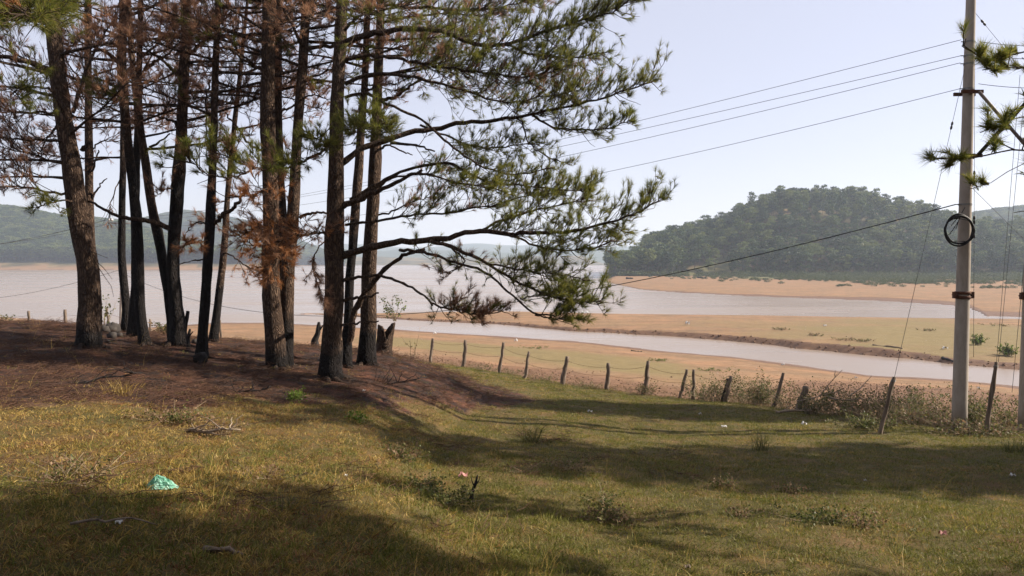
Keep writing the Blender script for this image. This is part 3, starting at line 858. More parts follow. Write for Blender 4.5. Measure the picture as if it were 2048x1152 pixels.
pine('right stem of the double pine, leaning out and up to the right',
     [(572, 730, 30), (573, 690, 28), (574, 640, 27), (574, 570, 26), (577, 520, 25), (584, 460, 24), (588, 400, 23), (591, 330, 21), (598, 220, 19), (605, 140, 18), (610, 60, 17), (613, 0, 17), (615, -20, 16)], 15.9,
     char_to=640, kind=1, flare=1.1, auto=(180, 8, 2.8, .15, (RT, LF, FR, RT)), mixk=0, mixp=.2, limbs=[
        dict(p=[(600, 436, 15.9), (615, 428, 15.8), (635, 425, 15.7), (660, 428, 15.6)], r=.035, r1=.02, name='dead_limb'),
        dict(p=[(608, 105, 15.9), (630, 95, 15.9), (660, 92, 16), (700, 85, 16.2), (760, 95, 16.5), (800, 98, 16.8)], r=.045, r1=.02, d=3, k=1, start=.5),
        dict(p=[(611, 163, 15.9), (630, 152, 15.8), (655, 140, 15.7), (690, 125, 15.7)], r=.028, d=5, k=1),
        dict(p=[(610, 195, 15.9), (630, 190, 15.7), (655, 200, 15.5)], r=.02, d=11, k=1, reach=.5)], upper=5)

# --- the big pine in front with its long green limbs
M = 1.0
pine('big front pine with a dark straight trunk and long green limbs sweeping right',
     [(660, 751, 50), (662, 715, 44), (665, 660, 40), (668, 600, 38), (669, 500, 36), (671, 400, 33), (672, 330, 31), (674, 220, 27), (677, 150, 25), (681, 80, 23), (684, 0, 21), (685, -20, 21)], 14.8,
     char_to=700, kind=0, flare=1.2, upper=9, limbs=[
        dict(p=[(684, 512, 14.8), (730, 497, 14.7), (800, 485, 14.5), (880, 478, 14.3), (950, 464, 14.1), (1010, 467, 13.9), (1100, 466, 13.7), (1180, 455, 13.5), (1250, 435, 13.3), (1318, 402, 13.1)], r=.078, r1=.012, d=13, start=.42, k=0, reach=.75, up=.1, label='heavy lowest green limb reaching out over the lake'),
        dict(p=[(960, 462, 14.1), (1000, 440, 14.2), (1060, 425, 14.3), (1120, 410, 14.4), (1190, 400, 14.5)], r=.03, d=11, k=0, start=.1, reach=.7),
        dict(p=[(1010, 467, 13.9), (1070, 490, 13.6), (1130, 500, 13.4), (1190, 495, 13.2), (1225, 480, 13.1)], r=.025, d=11, k=0, start=.2, reach=.65),
        dict(p=[(686, 412, 14.8), (713, 402, 14.7), (760, 380, 14.4), (800, 362, 14.2), (844, 340, 14.0)], r=.062, r1=.028, name='dead_limb', label='stout bare limb stub pointing up right'),
        dict(p=[(836, 346, 14.0), (870, 352, 13.9), (910, 365, 13.8), (960, 372, 13.6), (1010, 382, 13.4)], r=.02, d=12, k=0, start=.1, reach=.65),
        dict(p=[(680, 330, 14.8), (720, 300, 14.9), (780, 278, 15.0), (830, 264, 15.1), (900, 250, 15.2), (960, 243, 15.2), (1040, 232, 15.2), (1130, 214, 15.1), (1230, 189, 15.0), (1306, 163, 14.9)], r=.065, r1=.012, d=13, start=.5, k=0, reach=.75, up=.15, label='long green limb rising gently over the power lines'),
        dict(p=[(1060, 228, 15.2), (1110, 255, 15.2), (1170, 260, 15.1), (1225, 256, 15.0), (1262, 240, 14.9)], r=.025, d=12, k=0, start=.1, reach=.6),
        dict(p=[(1000, 237, 15.2), (1040, 240, 15.2), (1055, 280, 15.2), (1090, 310, 15.1), (1140, 330, 15.0)], r=.02, d=5, k=0, start=.2, reach=.5, bare=.4),
        dict(p=[(780, 286, 15.0), (830, 290, 15.1), (870, 303, 15.2)], r=.035, r1=.015, d=3, k=0, start=.5),
        dict(p=[(686, 562, 14.8), (705, 556, 14.7), (753, 551, 14.5), (796, 562, 14.3), (847, 591, 14.1), (865, 612, 14.0)], r=.032, r1=.02, label='drooping limb that ends in a brown spray'),
        dict(p=[(860, 605, 14.0), (885, 615, 13.9), (920, 622, 13.7), (960, 630, 13.5), (1003, 622, 13.3)], r=.02, d=19, k=1, start=.05, reach=.42, mixk=0, mixp=.25, up=.1),
        dict(p=[(800, 500, 15.6), (850, 505, 15.0), (900, 522, 14.4), (966, 544, 14.0), (1020, 584, 13.6), (1057, 617, 13.4), (1075, 628, 13.3), (1110, 632, 13.2)], r=.035, r1=.014, d=3, k=0, start=.7, up=.3),
        dict(p=[(1040, 598, 13.5), (1075, 590, 13.4), (1110, 590, 13.3), (1150, 580, 13.2)], r=.014, d=9, k=0, start=.2, reach=.5),
        dict(p=[(1070, 630, 13.3), (1095, 636, 13.2), (1130, 638, 13.1), (1150, 634, 13.0)], r=.014, d=14, k=0, start=.05, reach=.42, up=.3),
        dict(p=[(860, 482, 14.3), (900, 493, 14.1), (973, 526, 13.8), (1046, 568, 13.5), (1119, 597, 13.3), (1205, 604, 13.1)], r=.04, r1=.010, d=12, start=.35, k=0, reach=.7),
        dict(p=[(973, 526, 13.8), (1020, 535, 13.6), (1070, 545, 13.4), (1130, 550, 13.2), (1180, 560, 13.1)], r=.02, d=11, k=0, start=.1, reach=.6),
        dict(p=[(900, 493, 14.1), (930, 520, 14.2), (905, 540, 14.3), (880, 548, 14.4)], r=.018, d=11, k=0, start=.2, reach=.5, mixk=1, mixp=.3),
        dict(p=[(690, 88, 14.8), (715, 75, 14.7), (745, 66, 14.6), (800, 60, 14.5), (870, 58, 14.4), (940, 85, 14.4), (1010, 88, 14.4), (1082, 66, 14.4), (1155, 44, 14.3), (1228, 22, 14.2), (1262, -2, 14.1)], r=.065, r1=.012, d=20, start=.25, k=0, reach=.9, up=.05, label='dense green limb along the top of the view'),
        dict(p=[(1010, 88, 14.4), (1060, 108, 14.3), (1120, 115, 14.2), (1170, 112, 14.1), (1208, 104, 14.0)], r=.025, d=13, k=0, start=.1, reach=.7),
        dict(p=[(690, 120, 14.8), (740, 112, 14.6), (800, 118, 14.4), (860, 130, 14.2), (930, 140, 14.0), (1000, 150, 13.9), (1060, 152, 13.8), (1120, 140, 13.8)], r=.04, d=20, k=0, start=.3, reach=.9, mixk=1, mixp=.2),
        dict(p=[(690, 195, 14.8), (735, 188, 14.8), (780, 210, 14.8), (850, 245, 14.7), (900, 290, 14.5), (960, 330, 14.3), (1030, 350, 14.1), (1105, 335, 14.0)], r=.035, r1=.010, d=6, k=0, start=.45, reach=.6, bare=.2),
        dict(p=[(690, 168, 14.8), (730, 150, 14.9), (800, 150, 15.1), (870, 165, 15.3), (940, 185, 15.4), (1010, 205, 15.5), (1080, 195, 15.5), (1150, 180, 15.4)], r=.04, d=18, k=0, start=.3, reach=.9, mixk=1, mixp=.2),
        dict(p=[(700, 400, 15.0), (790, 350, 15.4), (850, 330, 15.4), (900, 328, 15.3), (973, 362, 15.1), (1046, 371, 14.9), (1104, 378, 14.8), (1178, 385, 14.7)], r=.04, r1=.010, d=11, k=0, start=.35, reach=.7),
        dict(p=[(690, 450, 15.0), (760, 440, 15.2), (830, 430, 15.2), (900, 425, 15.2), (980, 412, 15.2), (1060, 390, 15.2), (1120, 375, 15.2)], r=.03, d=11, k=0, start=.2, reach=.7, mixk=1, mixp=.15),
        dict(p=[(840, 250, 15.3), (900, 275, 15.4), (960, 295, 15.5), (1030, 290, 15.5), (1090, 285, 15.5)], r=.025, d=9, k=0, start=.2, reach=.7),
        dict(p=[(660, 290, 14.8), (640, 305, 14.2), (600, 325, 13.5), (560, 340, 12.9), (510, 335, 12.4), (460, 318, 12.0), (420, 300, 11.7)], r=.030, d=12, k=0, start=.15, reach=.55, mixk=1, mixp=.18, up=.15, label='low green spray reaching left in front of the double pine'),
        dict(p=[(510, 335, 12.4), (470, 355, 12.1), (420, 350, 11.8), (380, 325, 11.6), (345, 335, 11.4)], r=.014, d=11, k=0, start=.1, reach=.45, mixk=1, mixp=.15, up=.2),
        dict(p=[(560, 345, 12.9), (540, 375, 12.6), (500, 392, 12.3), (455, 395, 12.1)], r=.014, d=12, k=1, start=.1, reach=.5, mixk=2, mixp=.4),
        dict(p=[(690, 268, 14.6), (720, 262, 13.8), (745, 252, 13.2), (770, 246, 12.8)], r=.016, d=15, k=0, start=.1, reach=.5),
        dict(p=[(662, 300, 14.6), (650, 285, 14.0), (630, 275, 13.5)], r=.014, d=16, k=0, start=.1, reach=.5),
        dict(p=[(658, 468, 14.8), (640, 465, 14.2), (600, 470, 13.6), (560, 480, 13.1), (520, 492, 12.8), (485, 482, 12.5)], r=.026, d=14, k=2, start=.05, reach=.6, hang=.18, mixk=1, mixp=.2, label='rust-orange dead spray hanging before the double pine'),
        dict(p=[(580, 475, 13.3), (560, 505, 13.0), (548, 530, 12.8), (540, 548, 12.7)], r=.014, d=15, k=2, start=.05, reach=.5, hang=.3),
        dict(p=[(600, 470, 13.6), (570, 455, 13.3), (530, 450, 13.0), (490, 465, 12.7)], r=.014, d=17, k=1, start=.1, reach=.55, hang=.1, mixk=2, mixp=.4),
        dict(p=[(655, 475, 14.7), (635, 500, 14.4), (625, 530, 14.2), (640, 580, 14.1), (652, 600, 14.1)], r=.014, d=10, k=1, start=.2, reach=.4, hang=.4, bare=.35),
        dict(p=[(685, 602, 14.8), (710, 595, 14.6), (735, 594, 14.4), (757, 586, 14.3)], r=.035, r1=.018, name='dead_limb'),
        dict(p=[(685, 650, 14.8), (705, 647, 14.6), (735, 645, 14.4), (757, 642, 14.3)], r=.026, r1=.014, name='dead_limb'),
        dict(p=[(700, 20, 14.8), (770, 10, 15), (850, 15, 15.2), (920, 20, 15.4), (1000, 15, 15.5), (1080, -10, 15.6)], r=.04, d=18, k=1, start=.2, reach=.9, mixk=0, mixp=.45),
        dict(p=[(680, 40, 14.8), (650, 30, 14.4), (610, 40, 14), (560, 50, 13.6)], r=.03, d=9, k=1, start=.2),
        dict(p=[(690, 60, 14.6), (720, 30, 13.6), (760, 20, 12.8), (820, 10, 12.2)], r=.03, d=11, k=0, start=.3, mixk=1, mixp=.3)])

# --- behind it
pine('slim dark pine between the big front trunk and the straight grey one',
     [(688, 730, 30), (692, 690, 22), (697, 640, 18), (699, 560, 18), (706, 490, 18), (712, 400, 18), (718, 330, 16), (722, 255, 15), (729, 180, 14), (733, 75, 13), (736, 0, 12), (737, -20, 12)], 16.6,
     char_to=450, kind=1, auto=(170, 8, 2.5, .15, (RT, LF, RT + .6)), mixk=0, mixp=.45, limbs=[
        dict(p=[(690, 690, 16.6), (703, 668, 16.5), (706, 635, 16.4), (720, 602, 16.3), (738, 575, 16.2), (760, 548, 16.0), (790, 522, 15.8), (825, 505, 15.6), (850, 498, 15.5)], r=.085, r1=.03, d=3, k=0, start=.75, label='pale crooked limb curving up to the right from low down'),
        dict(p=[(730, 182, 16.6), (760, 170, 16.7), (800, 168, 16.9)], r=.03, d=6, k=1),
        dict(p=[(725, 220, 16.6), (745, 225, 16.4), (770, 228, 16.3)], r=.02, d=10, k=1, reach=.5)], upper=6)
pine('straight grey-brown pine with a black scorched foot, next to the hollow stump',
     [(734, 721, 37), (735, 690, 33), (737, 640, 31), (738, 560, 30), (741, 490, 27), (746, 400, 26), (750, 330, 25), (753, 250, 20), (755, 180, 18), (759, 80, 17), (762, 0, 16), (763, -20, 16)], 17.4,
     char_to=660, kind=1, auto=(170, 8, 2.8, .15, (RT, LF, RT - .5, BK)), mixk=0, mixp=.45, limbs=[
        dict(p=[(757, 300, 17.4), (775, 292, 17.3), (800, 300, 17.2), (825, 310, 17.1)], r=.03, r1=.012, name='dead_limb'),
        dict(p=[(755, 380, 17.4), (775, 360, 17.3), (810, 352, 17.2), (850, 350, 17.0), (900, 362, 16.8)], r=.03, d=6, k=1, start=.5),
        dict(p=[(752, 225, 17.4), (740, 222, 17.3), (715, 225, 17.1)], r=.025, d=11, k=1, reach=.5),
        dict(p=[(756, 430, 17.4), (790, 420, 17.2), (830, 400, 17.0), (860, 395, 16.8)], r=.025, d=8, k=1, start=.3, reach=.5),
        dict(p=[(760, 200, 17.4), (790, 195, 17.2), (815, 175, 17.0), (845, 160, 16.8)], r=.05, r1=.02, d=4, k=1)], upper=6)

# --- pines outside the frame, right of and behind the camera: one hangs its boughs into view, all of them shade the meadow
def shade_pine(label, x, y, h, reach, lo, nl, kind=0, limbs=(), fine=False, r0=.2):
    gz = H(x, y)
    root = thing('pine_tree', label, 'tree', (x, y, gz), 'pines beside the meadow')
    org = np.array(root.location)
    K = 26
    s = np.linspace(0, 1, K)
    P = np.stack([x + .25 * np.sin(s * 3), y + .2 * np.sin(s * 4 + 1), gz - .15 + (h + .15) * s], -1)
    rad = r0 * (1 - .85 * s) + .12 * np.exp(-s * h / .3)
    mb = MB()
    mb.tubes(P[None], rad[None], 14, 0, True, 1 + .05 * rng.normal(size=(1, K, 14)))
    mb.build('trunk', BARK, root, org, attrs={'char': np.zeros(mb.n)})
    fo = Foliage()
    for i in range(nl):
        f = i / nl
        p = np.array([np.interp(lo + (h - lo - .3) * f, s * h, P[:, k]) for k in range(3)])
        ang = i * 2.4 + rng.random() * .8
        ln = reach * (1 - .55 * f ** 1.5) * rng.uniform(.75, 1.1)
        d = np.array([math.cos(ang), math.sin(ang), rng.uniform(0, .3)])
        t = np.linspace(0, 1, 7)[:, None]
        C = p + d * ln * t + np.array([0, 0, .08]) * ln * t ** 2
        fo.twig(C, .045, .012)
        clothe(fo, C, 12, kind, 1.0, .10, reach=1.0, coarse=True, bare=0)
    for L in limbs:
        lp = np.array([[*W(px, py, yy)] for px, py, yy in L['p']])
        zj = lp[0, 2] - .35
        lp = np.vstack([[np.interp(zj, P[:, 2], P[:, 0]), np.interp(zj, P[:, 2], P[:, 1]), zj], lp])
        C = resample(lp, max(10, len(lp) * 4))
        limb_mesh(root, org, C, np.linspace(L.get('r', .03), L.get('r1', .007), len(C)), BARK, label=L.get('label'))
        if L.get('d'):
            clothe(fo, C, L['d'], kind, 1.0, L.get('start', .3), reach=L.get('reach', .5), bare=.12, tl=.14)
    fo.build('crown', root, org)
    return root

shade_pine('pine at the right edge whose dark boughs cross the concrete pole', 8.6, 4.45, 11.5, 2.6, 5.4, 44, limbs=[
    dict(p=[(2330, 330, 7.9), (2200, 322, 8.0), (2048, 300, 8.0), (1995, 305, 7.9), (1955, 315, 7.8), (1915, 318, 7.8), (1875, 316, 7.7)], r=.022, r1=.006, d=5, start=.5, reach=.28),
    dict(p=[(2330, 100, 8.4), (2200, 70, 8.3), (2090, 95, 8.1), (2030, 108, 8.0), (1985, 120, 7.9), (1950, 108, 7.8), (1925, 90, 7.8)], r=.022, r1=.006, d=5.5, start=.5, reach=.28),
    dict(p=[(2300, 160, 8.3), (2120, 130, 8.1), (2048, 135, 7.9), (2000, 135, 7.8), (1965, 140, 7.7)], r=.014, r1=.005, d=6, start=.4, reach=.25),
    dict(p=[(2250, 230, 8.2), (2120, 245, 8.0), (2048, 232, 7.8), (2010, 245, 7.7), (1975, 262, 7.6), (1960, 265, 7.6)], r=.014, r1=.005, d=5, start=.3, reach=.25),
    dict(p=[(2250, 340, 8.2), (2100, 318, 7.9), (2030, 335, 7.7), (1990, 362, 7.6), (1940, 378, 7.5)], r=.010, r1=.003, d=2, start=.4, reach=.2),
    dict(p=[(2300, 480, 8.3), (2150, 440, 8.1), (2070, 420, 7.9), (2044, 430, 7.8), (2028, 425, 7.8)], r=.012, r1=.004, d=5, start=.6, reach=.2)], r0=.17)
for i, (x, y, h, rc, lo) in enumerate([(6.5, -3.6, 12, 4.4, 2.6), (-2.6, -5.0, 12, 4.6, 2.4), (13.0, -1.0, 13, 4.2, 3.4), (-9.0, .2, 11, 4.0, 2.6), (1.8, -9.0, 13, 4.6, 2.8), (-7.5, -5.5, 12, 4.4, 2.6),  # this row, behind and left of the camera, is added to block sky light
        (17.0, 6.3, 10.5, 1.6, 5.0), (13.0, 2.0, 13.5, 3.2, 5), (9.4, .3, 11, 3.2, 4.0), (17.5, .7, 14.5, 3.4, 5), (15.6, 13.1, 14.5, 2.3, 5.0), (17.4, 21.8, 15.0, 2.0, 7.4), (20.4, 13.3, 14.5, 2.7, 5.0), (22.6, 22.8, 17.0, 2.1, 10.5), (25.5, 14.0, 15.5, 2.8, 5)]):
    shade_pine('tall green pine standing out of view beside the meadow and shading the grass', x, y, h, rc, lo, 44)

# ------------------------------------------------------------------ wooded hills
HILLGREEN = leaf_mat('pine_foliage_far', [(.25, (.014, .034, .010)), (.5, (.055, .100, .024)), (.75, (.17, .20, .05))], .25, .05, vary=1.0)
FARTRUNK = simple_mat('far_trunk', [(.3, (.05, .035, .028)), (.7, (.13, .10, .08))], 2, .9)
SCRUB = leaf_mat('scrub_leaves', [(.2, (.030, .055, .016)), (.5, (.065, .090, .024)), (.8, (.15, .15, .05))], .25, .4)

def hill_tree_mesh(seed, h=12.0, wide=3.4, bare=.38):
    g = np.random.default_rng(seed)
    mb = MB()
    s = np.linspace(0, 1, 5)
    P = np.stack([.25 * np.sin(s * 3 + seed), .25 * np.cos(s * 2 + seed), h * .9 * s - .6], -1)
    mb.tubes(P[None], (.17 * (1 - .7 * s))[None], 5, 1)
    lobes = []
    for i in range(13):
        f = g.random() ** .8
        z = h * (bare + (1 - bare) * f)
        r = wide * (.25 + .75 * math.sin(math.pi * min(1, .25 + .75 * (1 - f))))
        a = g.random() * 6.28
        lobes.append((math.cos(a) * r * .62 * g.random() ** .5, math.sin(a) * r * .62 * g.random() ** .5, z, .55 + .55 * r * .5))
    lobes.append((0, 0, h * .96, .9))
    L = np.array(lobes)
    n = 820
    k = g.integers(0, len(L), n)
    e = g.normal(size=(n, 3))
    e /= np.linalg.norm(e, axis=1, keepdims=True)
    c = L[k, :3] + e * (L[k, 3] * g.random(n) ** .35)[:, None] * np.array([1.25, 1.25, .5])
    t1 = unit_rows(e + g.normal(size=(n, 3)) * .9)
    t2 = unit_rows(np.cross(t1, g.normal(size=(n, 3))))
    sz = g.uniform(.20, .52, n)[:, None]
    V = np.stack([c + t1 * sz, c - t1 * sz * .6 + t2 * sz * .7, c - t1 * sz * .6 - t2 * sz * .7], 1)
    mb.add(V.reshape(-1, 3), np.arange(n * 3).reshape(n, 3), 0)
    return mb

def unit_rows(a):
    return a / (np.linalg.norm(a, axis=1, keepdims=True) + 1e-9)

TREE_MESHES = []
for sd in range(6):
    mb = hill_tree_mesh(sd + 1, 11.0 + sd * .55, 3.7 + .25 * (sd % 4), (.30, .42, .36, .48, .33, .40)[sd])
    me_o = mb.build('pine_tree', [HILLGREEN, FARTRUNK])
    TREE_MESHES.append(me_o.data)
    bpy.data.objects.remove(me_o)

def instancer(name, V, src, rot, scl, kind='stuff'):
    """One object that carries many copies of a small mesh at the points V."""
    me = bpy.data.meshes.new(name)
    me.vertices.add(len(V))
    me.vertices.foreach_set('co', np.asarray(V, np.float32).ravel())
    for an, tp, key, data in (('rot', 'FLOAT_VECTOR', 'vector', rot), ('scl', 'FLOAT_VECTOR', 'vector', scl)):
        at = me.attributes.new(an, tp, 'POINT')
        at.data.foreach_set(key, np.asarray(data, np.float32).ravel())
    me.materials.append(src.materials[0])
    o = link(name, me)
    tag(o, kind=kind)
    so = bpy.data.objects.new(name + '_clump', src)        # only the mesh of this object is read
    ng = bpy.data.node_groups.new(name, 'GeometryNodeTree')
    ng.interface.new_socket('Geometry', in_out='INPUT', socket_type='NodeSocketGeometry')
    ng.interface.new_socket('Geometry', in_out='OUTPUT', socket_type='NodeSocketGeometry')
    gi, go = ng.nodes.new('NodeGroupInput'), ng.nodes.new('NodeGroupOutput')
    ip = ng.nodes.new('GeometryNodeInstanceOnPoints')
    oi = ng.nodes.new('GeometryNodeObjectInfo')
    oi.inputs['Object'].default_value = so
    ng.links.new(gi.outputs[0], ip.inputs['Points'])
    ng.links.new(oi.outputs['Geometry'], ip.inputs['Instance'])
    for an, sock in (('rot', 'Rotation'), ('scl', 'Scale')):
        na_ = ng.nodes.new('GeometryNodeInputNamedAttribute')
        na_.data_type = 'FLOAT_VECTOR'
        na_.inputs['Name'].default_value = an
        ng.links.new(na_.outputs['Attribute'], ip.inputs[sock])
    ng.links.new(ip.outputs[0], go.inputs[0])
    o.modifiers.new('copies', 'NODES').node_group = ng
    return o

def scatter(n, ylo, yhi, qlo, qhi, keep, p=2.0):
    """Random plan points between two distances and two bearings, thinned by keep(Z, x, y)."""
    y = (ylo ** p + (yhi ** p - ylo ** p) * rng.random(n)) ** (1 / p)
    q = qlo + (qhi - qlo) * rng.random(n)
    x = (q - 1024) / F * y
    z, Z = land(x, y)
    m = rng.random(n) < keep(Z, x, y)
    return np.stack([x, y, z], -1)[m], {k: (v[m] if isinstance(v, np.ndarray) else v) for k, v in Z.items()}

# right-hand hill: clearings of yellow grass low on its flank
pts, Zp = scatter(9000, 364, 560, 1212, 2330, lambda Z, x, y: (1 - .97 * clearing(Z['q'], y, x)) * np.where(Z['q'] < 1240, sstep(1212, 1232, Z['q']), 1))
# spread them out: at most one trunk to a cell
cell = {}
for i, (x, y, z) in enumerate(pts):
    cell.setdefault((int(x / 5.4), int(y / 5.4)), i)
idx = np.array(sorted(cell.values()))
pts, qv = pts[idx], Zp['q'][idx]
front = np.argsort(pts[:, 1] - 1000 * ((qv > 2060)) * 0 + np.where(qv > 2060, 400, 0))
ind = front[:300]
for n_, i in enumerate(ind):
    o = link('pine_tree', TREE_MESHES[n_ % 6], None, pts[i])
    s = rng.uniform(.72, 1.12)
    o.rotation_euler = (rng.normal(0, .03), rng.normal(0, .03), rng.random() * 6.28)
    o.scale = (s * rng.uniform(.9, 1.15), s * rng.uniform(.9, 1.15), s)
    tag(o, 'small green pine among many along the foot of the wooded hill', 'tree', 'pines on the near face of the wooded hill')
rest = np.setdiff1d(np.arange(len(pts)), ind)
for k in range(1):
    V = pts[rest]
    s = (rng.uniform(.62, 1.2, len(V)) * (1 + .16 * fbm(V[:, 0], V[:, 1], 34, 3, 221)))[:, None]
    instancer('wooded_hillside', V, TREE_MESHES[1], np.stack([rng.normal(0, .06, len(V)), rng.normal(0, .06, len(V)), rng.random(len(V)) * 6.28], -1), s * np.stack([rng.uniform(.8, 1.35, len(V)), rng.uniform(.8, 1.35, len(V)), rng.uniform(.85, 1.1, len(V))], -1))
pts, _ = scatter(5200, 705, 905, 1800, 2420, lambda Z, x, y: .9 + 0 * x)
s = rng.uniform(.8, 1.2, len(pts))[:, None]
instancer('far_woodland', pts, TREE_MESHES[3], np.stack([0 * s[:, 0], 0 * s[:, 0], rng.random(len(pts)) * 6.28], -1), s * np.array([1.2, 1.2, 1]))
pts, _ = scatter(15000, 720, 960, -420, 520, lambda Z, x, y: .95 * sstep(0, 60, 540 - Z['q']))
s = rng.uniform(.8, 1.2, len(pts))[:, None]
instancer('lakeside_forest', pts, TREE_MESHES[4], np.stack([0 * s[:, 0], 0 * s[:, 0], rng.random(len(pts)) * 6.28], -1), s * np.array([1.25, 1.25, 1]))
pts, _ = scatter(9000, 1180, 1560, 160, 690, lambda Z, x, y: np.where((y < 1330) & (Z['q'] > 340) & (Z['q'] < 430), .05, .95))
s = rng.uniform(.8, 1.3, len(pts))[:, None]
instancer('distant_forest', pts, TREE_MESHES[4], np.stack([0 * s[:, 0], 0 * s[:, 0], rng.random(len(pts)) * 6.28], -1), s * np.array([1.5, 1.5, 1]))

# scrub along the back of the far spit and at the foot of the hill
mb = MB()
n = 160
e = unit_rows(rng.normal(size=(n, 3)))
c = e * rng.random((n, 1)) ** .4 * np.array([.62, .62, .40]) + np.array([0, 0, .34])
t1, t2 = unit_rows(e + rng.normal(size=(n, 3))), unit_rows(rng.normal(size=(n, 3)))
sz = rng.uniform(.08, .2, (n, 1))
mb.add(np.stack([c + t1 * sz, c + t2 * sz * .6, c - t1 * sz * .8], 1).reshape(-1, 3), np.arange(n * 3).reshape(n, 3))
sc_o = mb.build('scrub', SCRUB)
SCRUB_ME = sc_o.data
bpy.data.objects.remove(sc_o)
pts, Zp = scatter(26000, 215, 366, 1290, 2250, lambda Z, x, y: np.clip(sstep(.45, 1.0, Z['k'] + .35 * fbm(x, y, 16, 4, 203)) * sstep(1290, 1640, Z['q']) * .55 * (fbm(x, y, 6, 3, 205) > -.12), 0, 1))
s = rng.uniform(.6, 1.5, len(pts))[:, None] * (1 + 1.0 * sstep(.9, 1.0, Zp['k']))[:, None]
instancer('lakeside_scrub', pts, SCRUB_ME, np.stack([0 * s[:, 0], 0 * s[:, 0], rng.random(len(pts)) * 6.28], -1), s * np.array([1.4, 1.4, .95]))
pts, Zp = scatter(3600, 358, 420, 1218, 2250, lambda Z, x, y: .55 * (1 - .9 * clearing(Z['q'], y, x)))
s = rng.uniform(1.5, 3.6, len(pts))[:, None]
instancer('hill_foot_scrub', pts, SCRUB_ME, np.stack([0 * s[:, 0], 0 * s[:, 0], rng.random(len(pts)) * 6.28], -1), s * np.array([1.2, 1.2, 1.0]))

# ------------------------------------------------------------------ grass of the meadow
GRASS_G = leaf_mat('green_grass', [(.2, (.068, .085, .014)), (.5, (.165, .172, .030)), (.8, (.31, .285, .065))], .35, .9)
GRASS_Y = leaf_mat('dry_grass', [(.2, (.19, .120, .028)), (.5, (.40, .265, .066)), (.8, (.60, .43, .14))], .35, .9)
GRASS_R = leaf_mat('rusty_grass', [(.2, (.14, .058, .024)), (.5, (.28, .125, .05)), (.8, (.44, .23, .10))], .3, .9)

def tuft_mesh(name, mat, n, rad, hgt, wid, lean, seed):
    g = np.random.default_rng(seed)
    a, rr_ = g.random(n) * 6.28, rad * g.random(n) ** .5
    b = np.stack([np.cos(a) * rr_, np.sin(a) * rr_, np.full(n, -.012)], -1)
    d = g.normal(size=(n, 3)) * lean
    d[:, 2] = 1
    d = unit_rows(d)
    L = hgt * g.uniform(.45, 1.15, (n, 1))
    sd = unit_rows(np.cross(d, g.normal(size=(n, 3)))) * wid * .5
    mid_ = b + d * L * .55
    tip = b + d * L + np.stack([d[:, 0], d[:, 1], -.3 * np.hypot(d[:, 0], d[:, 1])], -1) * L * .45
    V = np.stack([b - sd, b + sd, mid_ - sd * .8, mid_ + sd * .8, tip], 1)
    o_ = np.arange(n)[:, None] * 5
    mb = MB()
    mb.add(V.reshape(-1, 3), [np.concatenate([o_, o_ + 1, o_ + 3, o_ + 2], 1), np.concatenate([o_ + 2, o_ + 3, o_ + 4], 1)])
    o = mb.build(name, mat)
    me = o.data
    bpy.data.objects.remove(o)
    return me

def lawn(name, me, pts, zs, rz=None):
    n = len(pts)
    rot = np.stack([rng.normal(0, .12, n), rng.normal(0, .12, n), rng.random(n) * 6.28], -1)
    return instancer(name, pts, me, rot, zs)

def meadow_points(n, ylo, yhi, weight):
    return scatter(n, ylo, yhi, -80, 2130, lambda Z, x, y: np.clip(Z['meadow'] * weight(Z, x, y), 0, 1), .95)

greenish = lambda Z, x, y: np.clip(.48 + .55 * fbm(x, y, 2.4, 4, 301) + .45 * sstep(700, 1300, Z['q']) - .42 * (1 - sstep(350, 1000, Z['q'])) * sstep(4.5, 6.0, Z['yy']), .05, 1)
rusty = lambda Z, x, y: np.clip(.05 + .8 * fbm(x, y, 1.6, 4, 311) + .42 * (1 - sstep(500, 1100, Z['q'])) - .15, 0, 1)
notburn = lambda Z, x, y: 1 - .93 * burn_zone(Z, x, y)
for nm, mt, cnt, wt, hg, sdv in (('green_turf', GRASS_G, 66000, lambda Z, x, y: greenish(Z, x, y) * notburn(Z, x, y), .044, 1),
                            ('dry_turf', GRASS_Y, 44000, lambda Z, x, y: (.30 + .5 * (1 - greenish(Z, x, y))) * (1 - .55 * sstep(600, 1250, Z['q'])) * notburn(Z, x, y), .046, 2),
                            ('rusty_turf', GRASS_R, 40000, lambda Z, x, y: rusty(Z, x, y) * (1 - .75 * burn_zone(Z, x, y)), .040, 3)):
    me = tuft_mesh(nm, mt, 26, .11, hg, .0045, .85, sdv)
    pts, Zp = meadow_points(int(cnt * 1.15), 3.2, 39, wt)
    s = rng.uniform(.6, 1.35, (len(pts), 1)) * (1 + .25 * sstep(10, 25, pts[:, 1:2]))
    tall = 1 + .8 * np.clip(fbm(pts[:, 0], pts[:, 1], 1.3, 3, 321), 0, 1)[:, None]
    lawn(nm, me, pts, s * np.concatenate([1 + 0 * tall, 1 + 0 * tall, tall], 1))
# thin wiry straws standing above the turf, thickest on the left
me = tuft_mesh('dry_straws', GRASS_Y, 7, .10, .27, .0035, .8, 9)
pts, Zp = meadow_points(3600, 3.6, 30, lambda Z, x, y: np.clip(.10 + .9 * fbm(x, y, 2.0, 3, 331) + .3 * (1 - sstep(300, 900, Z['q'])), 0, 1) * (1 - .6 * burn_zone(Z, x, y)))
lawn('dry_straws', me, pts, rng.uniform(.5, 1.2, (len(pts), 1)) * np.ones((1, 3)))
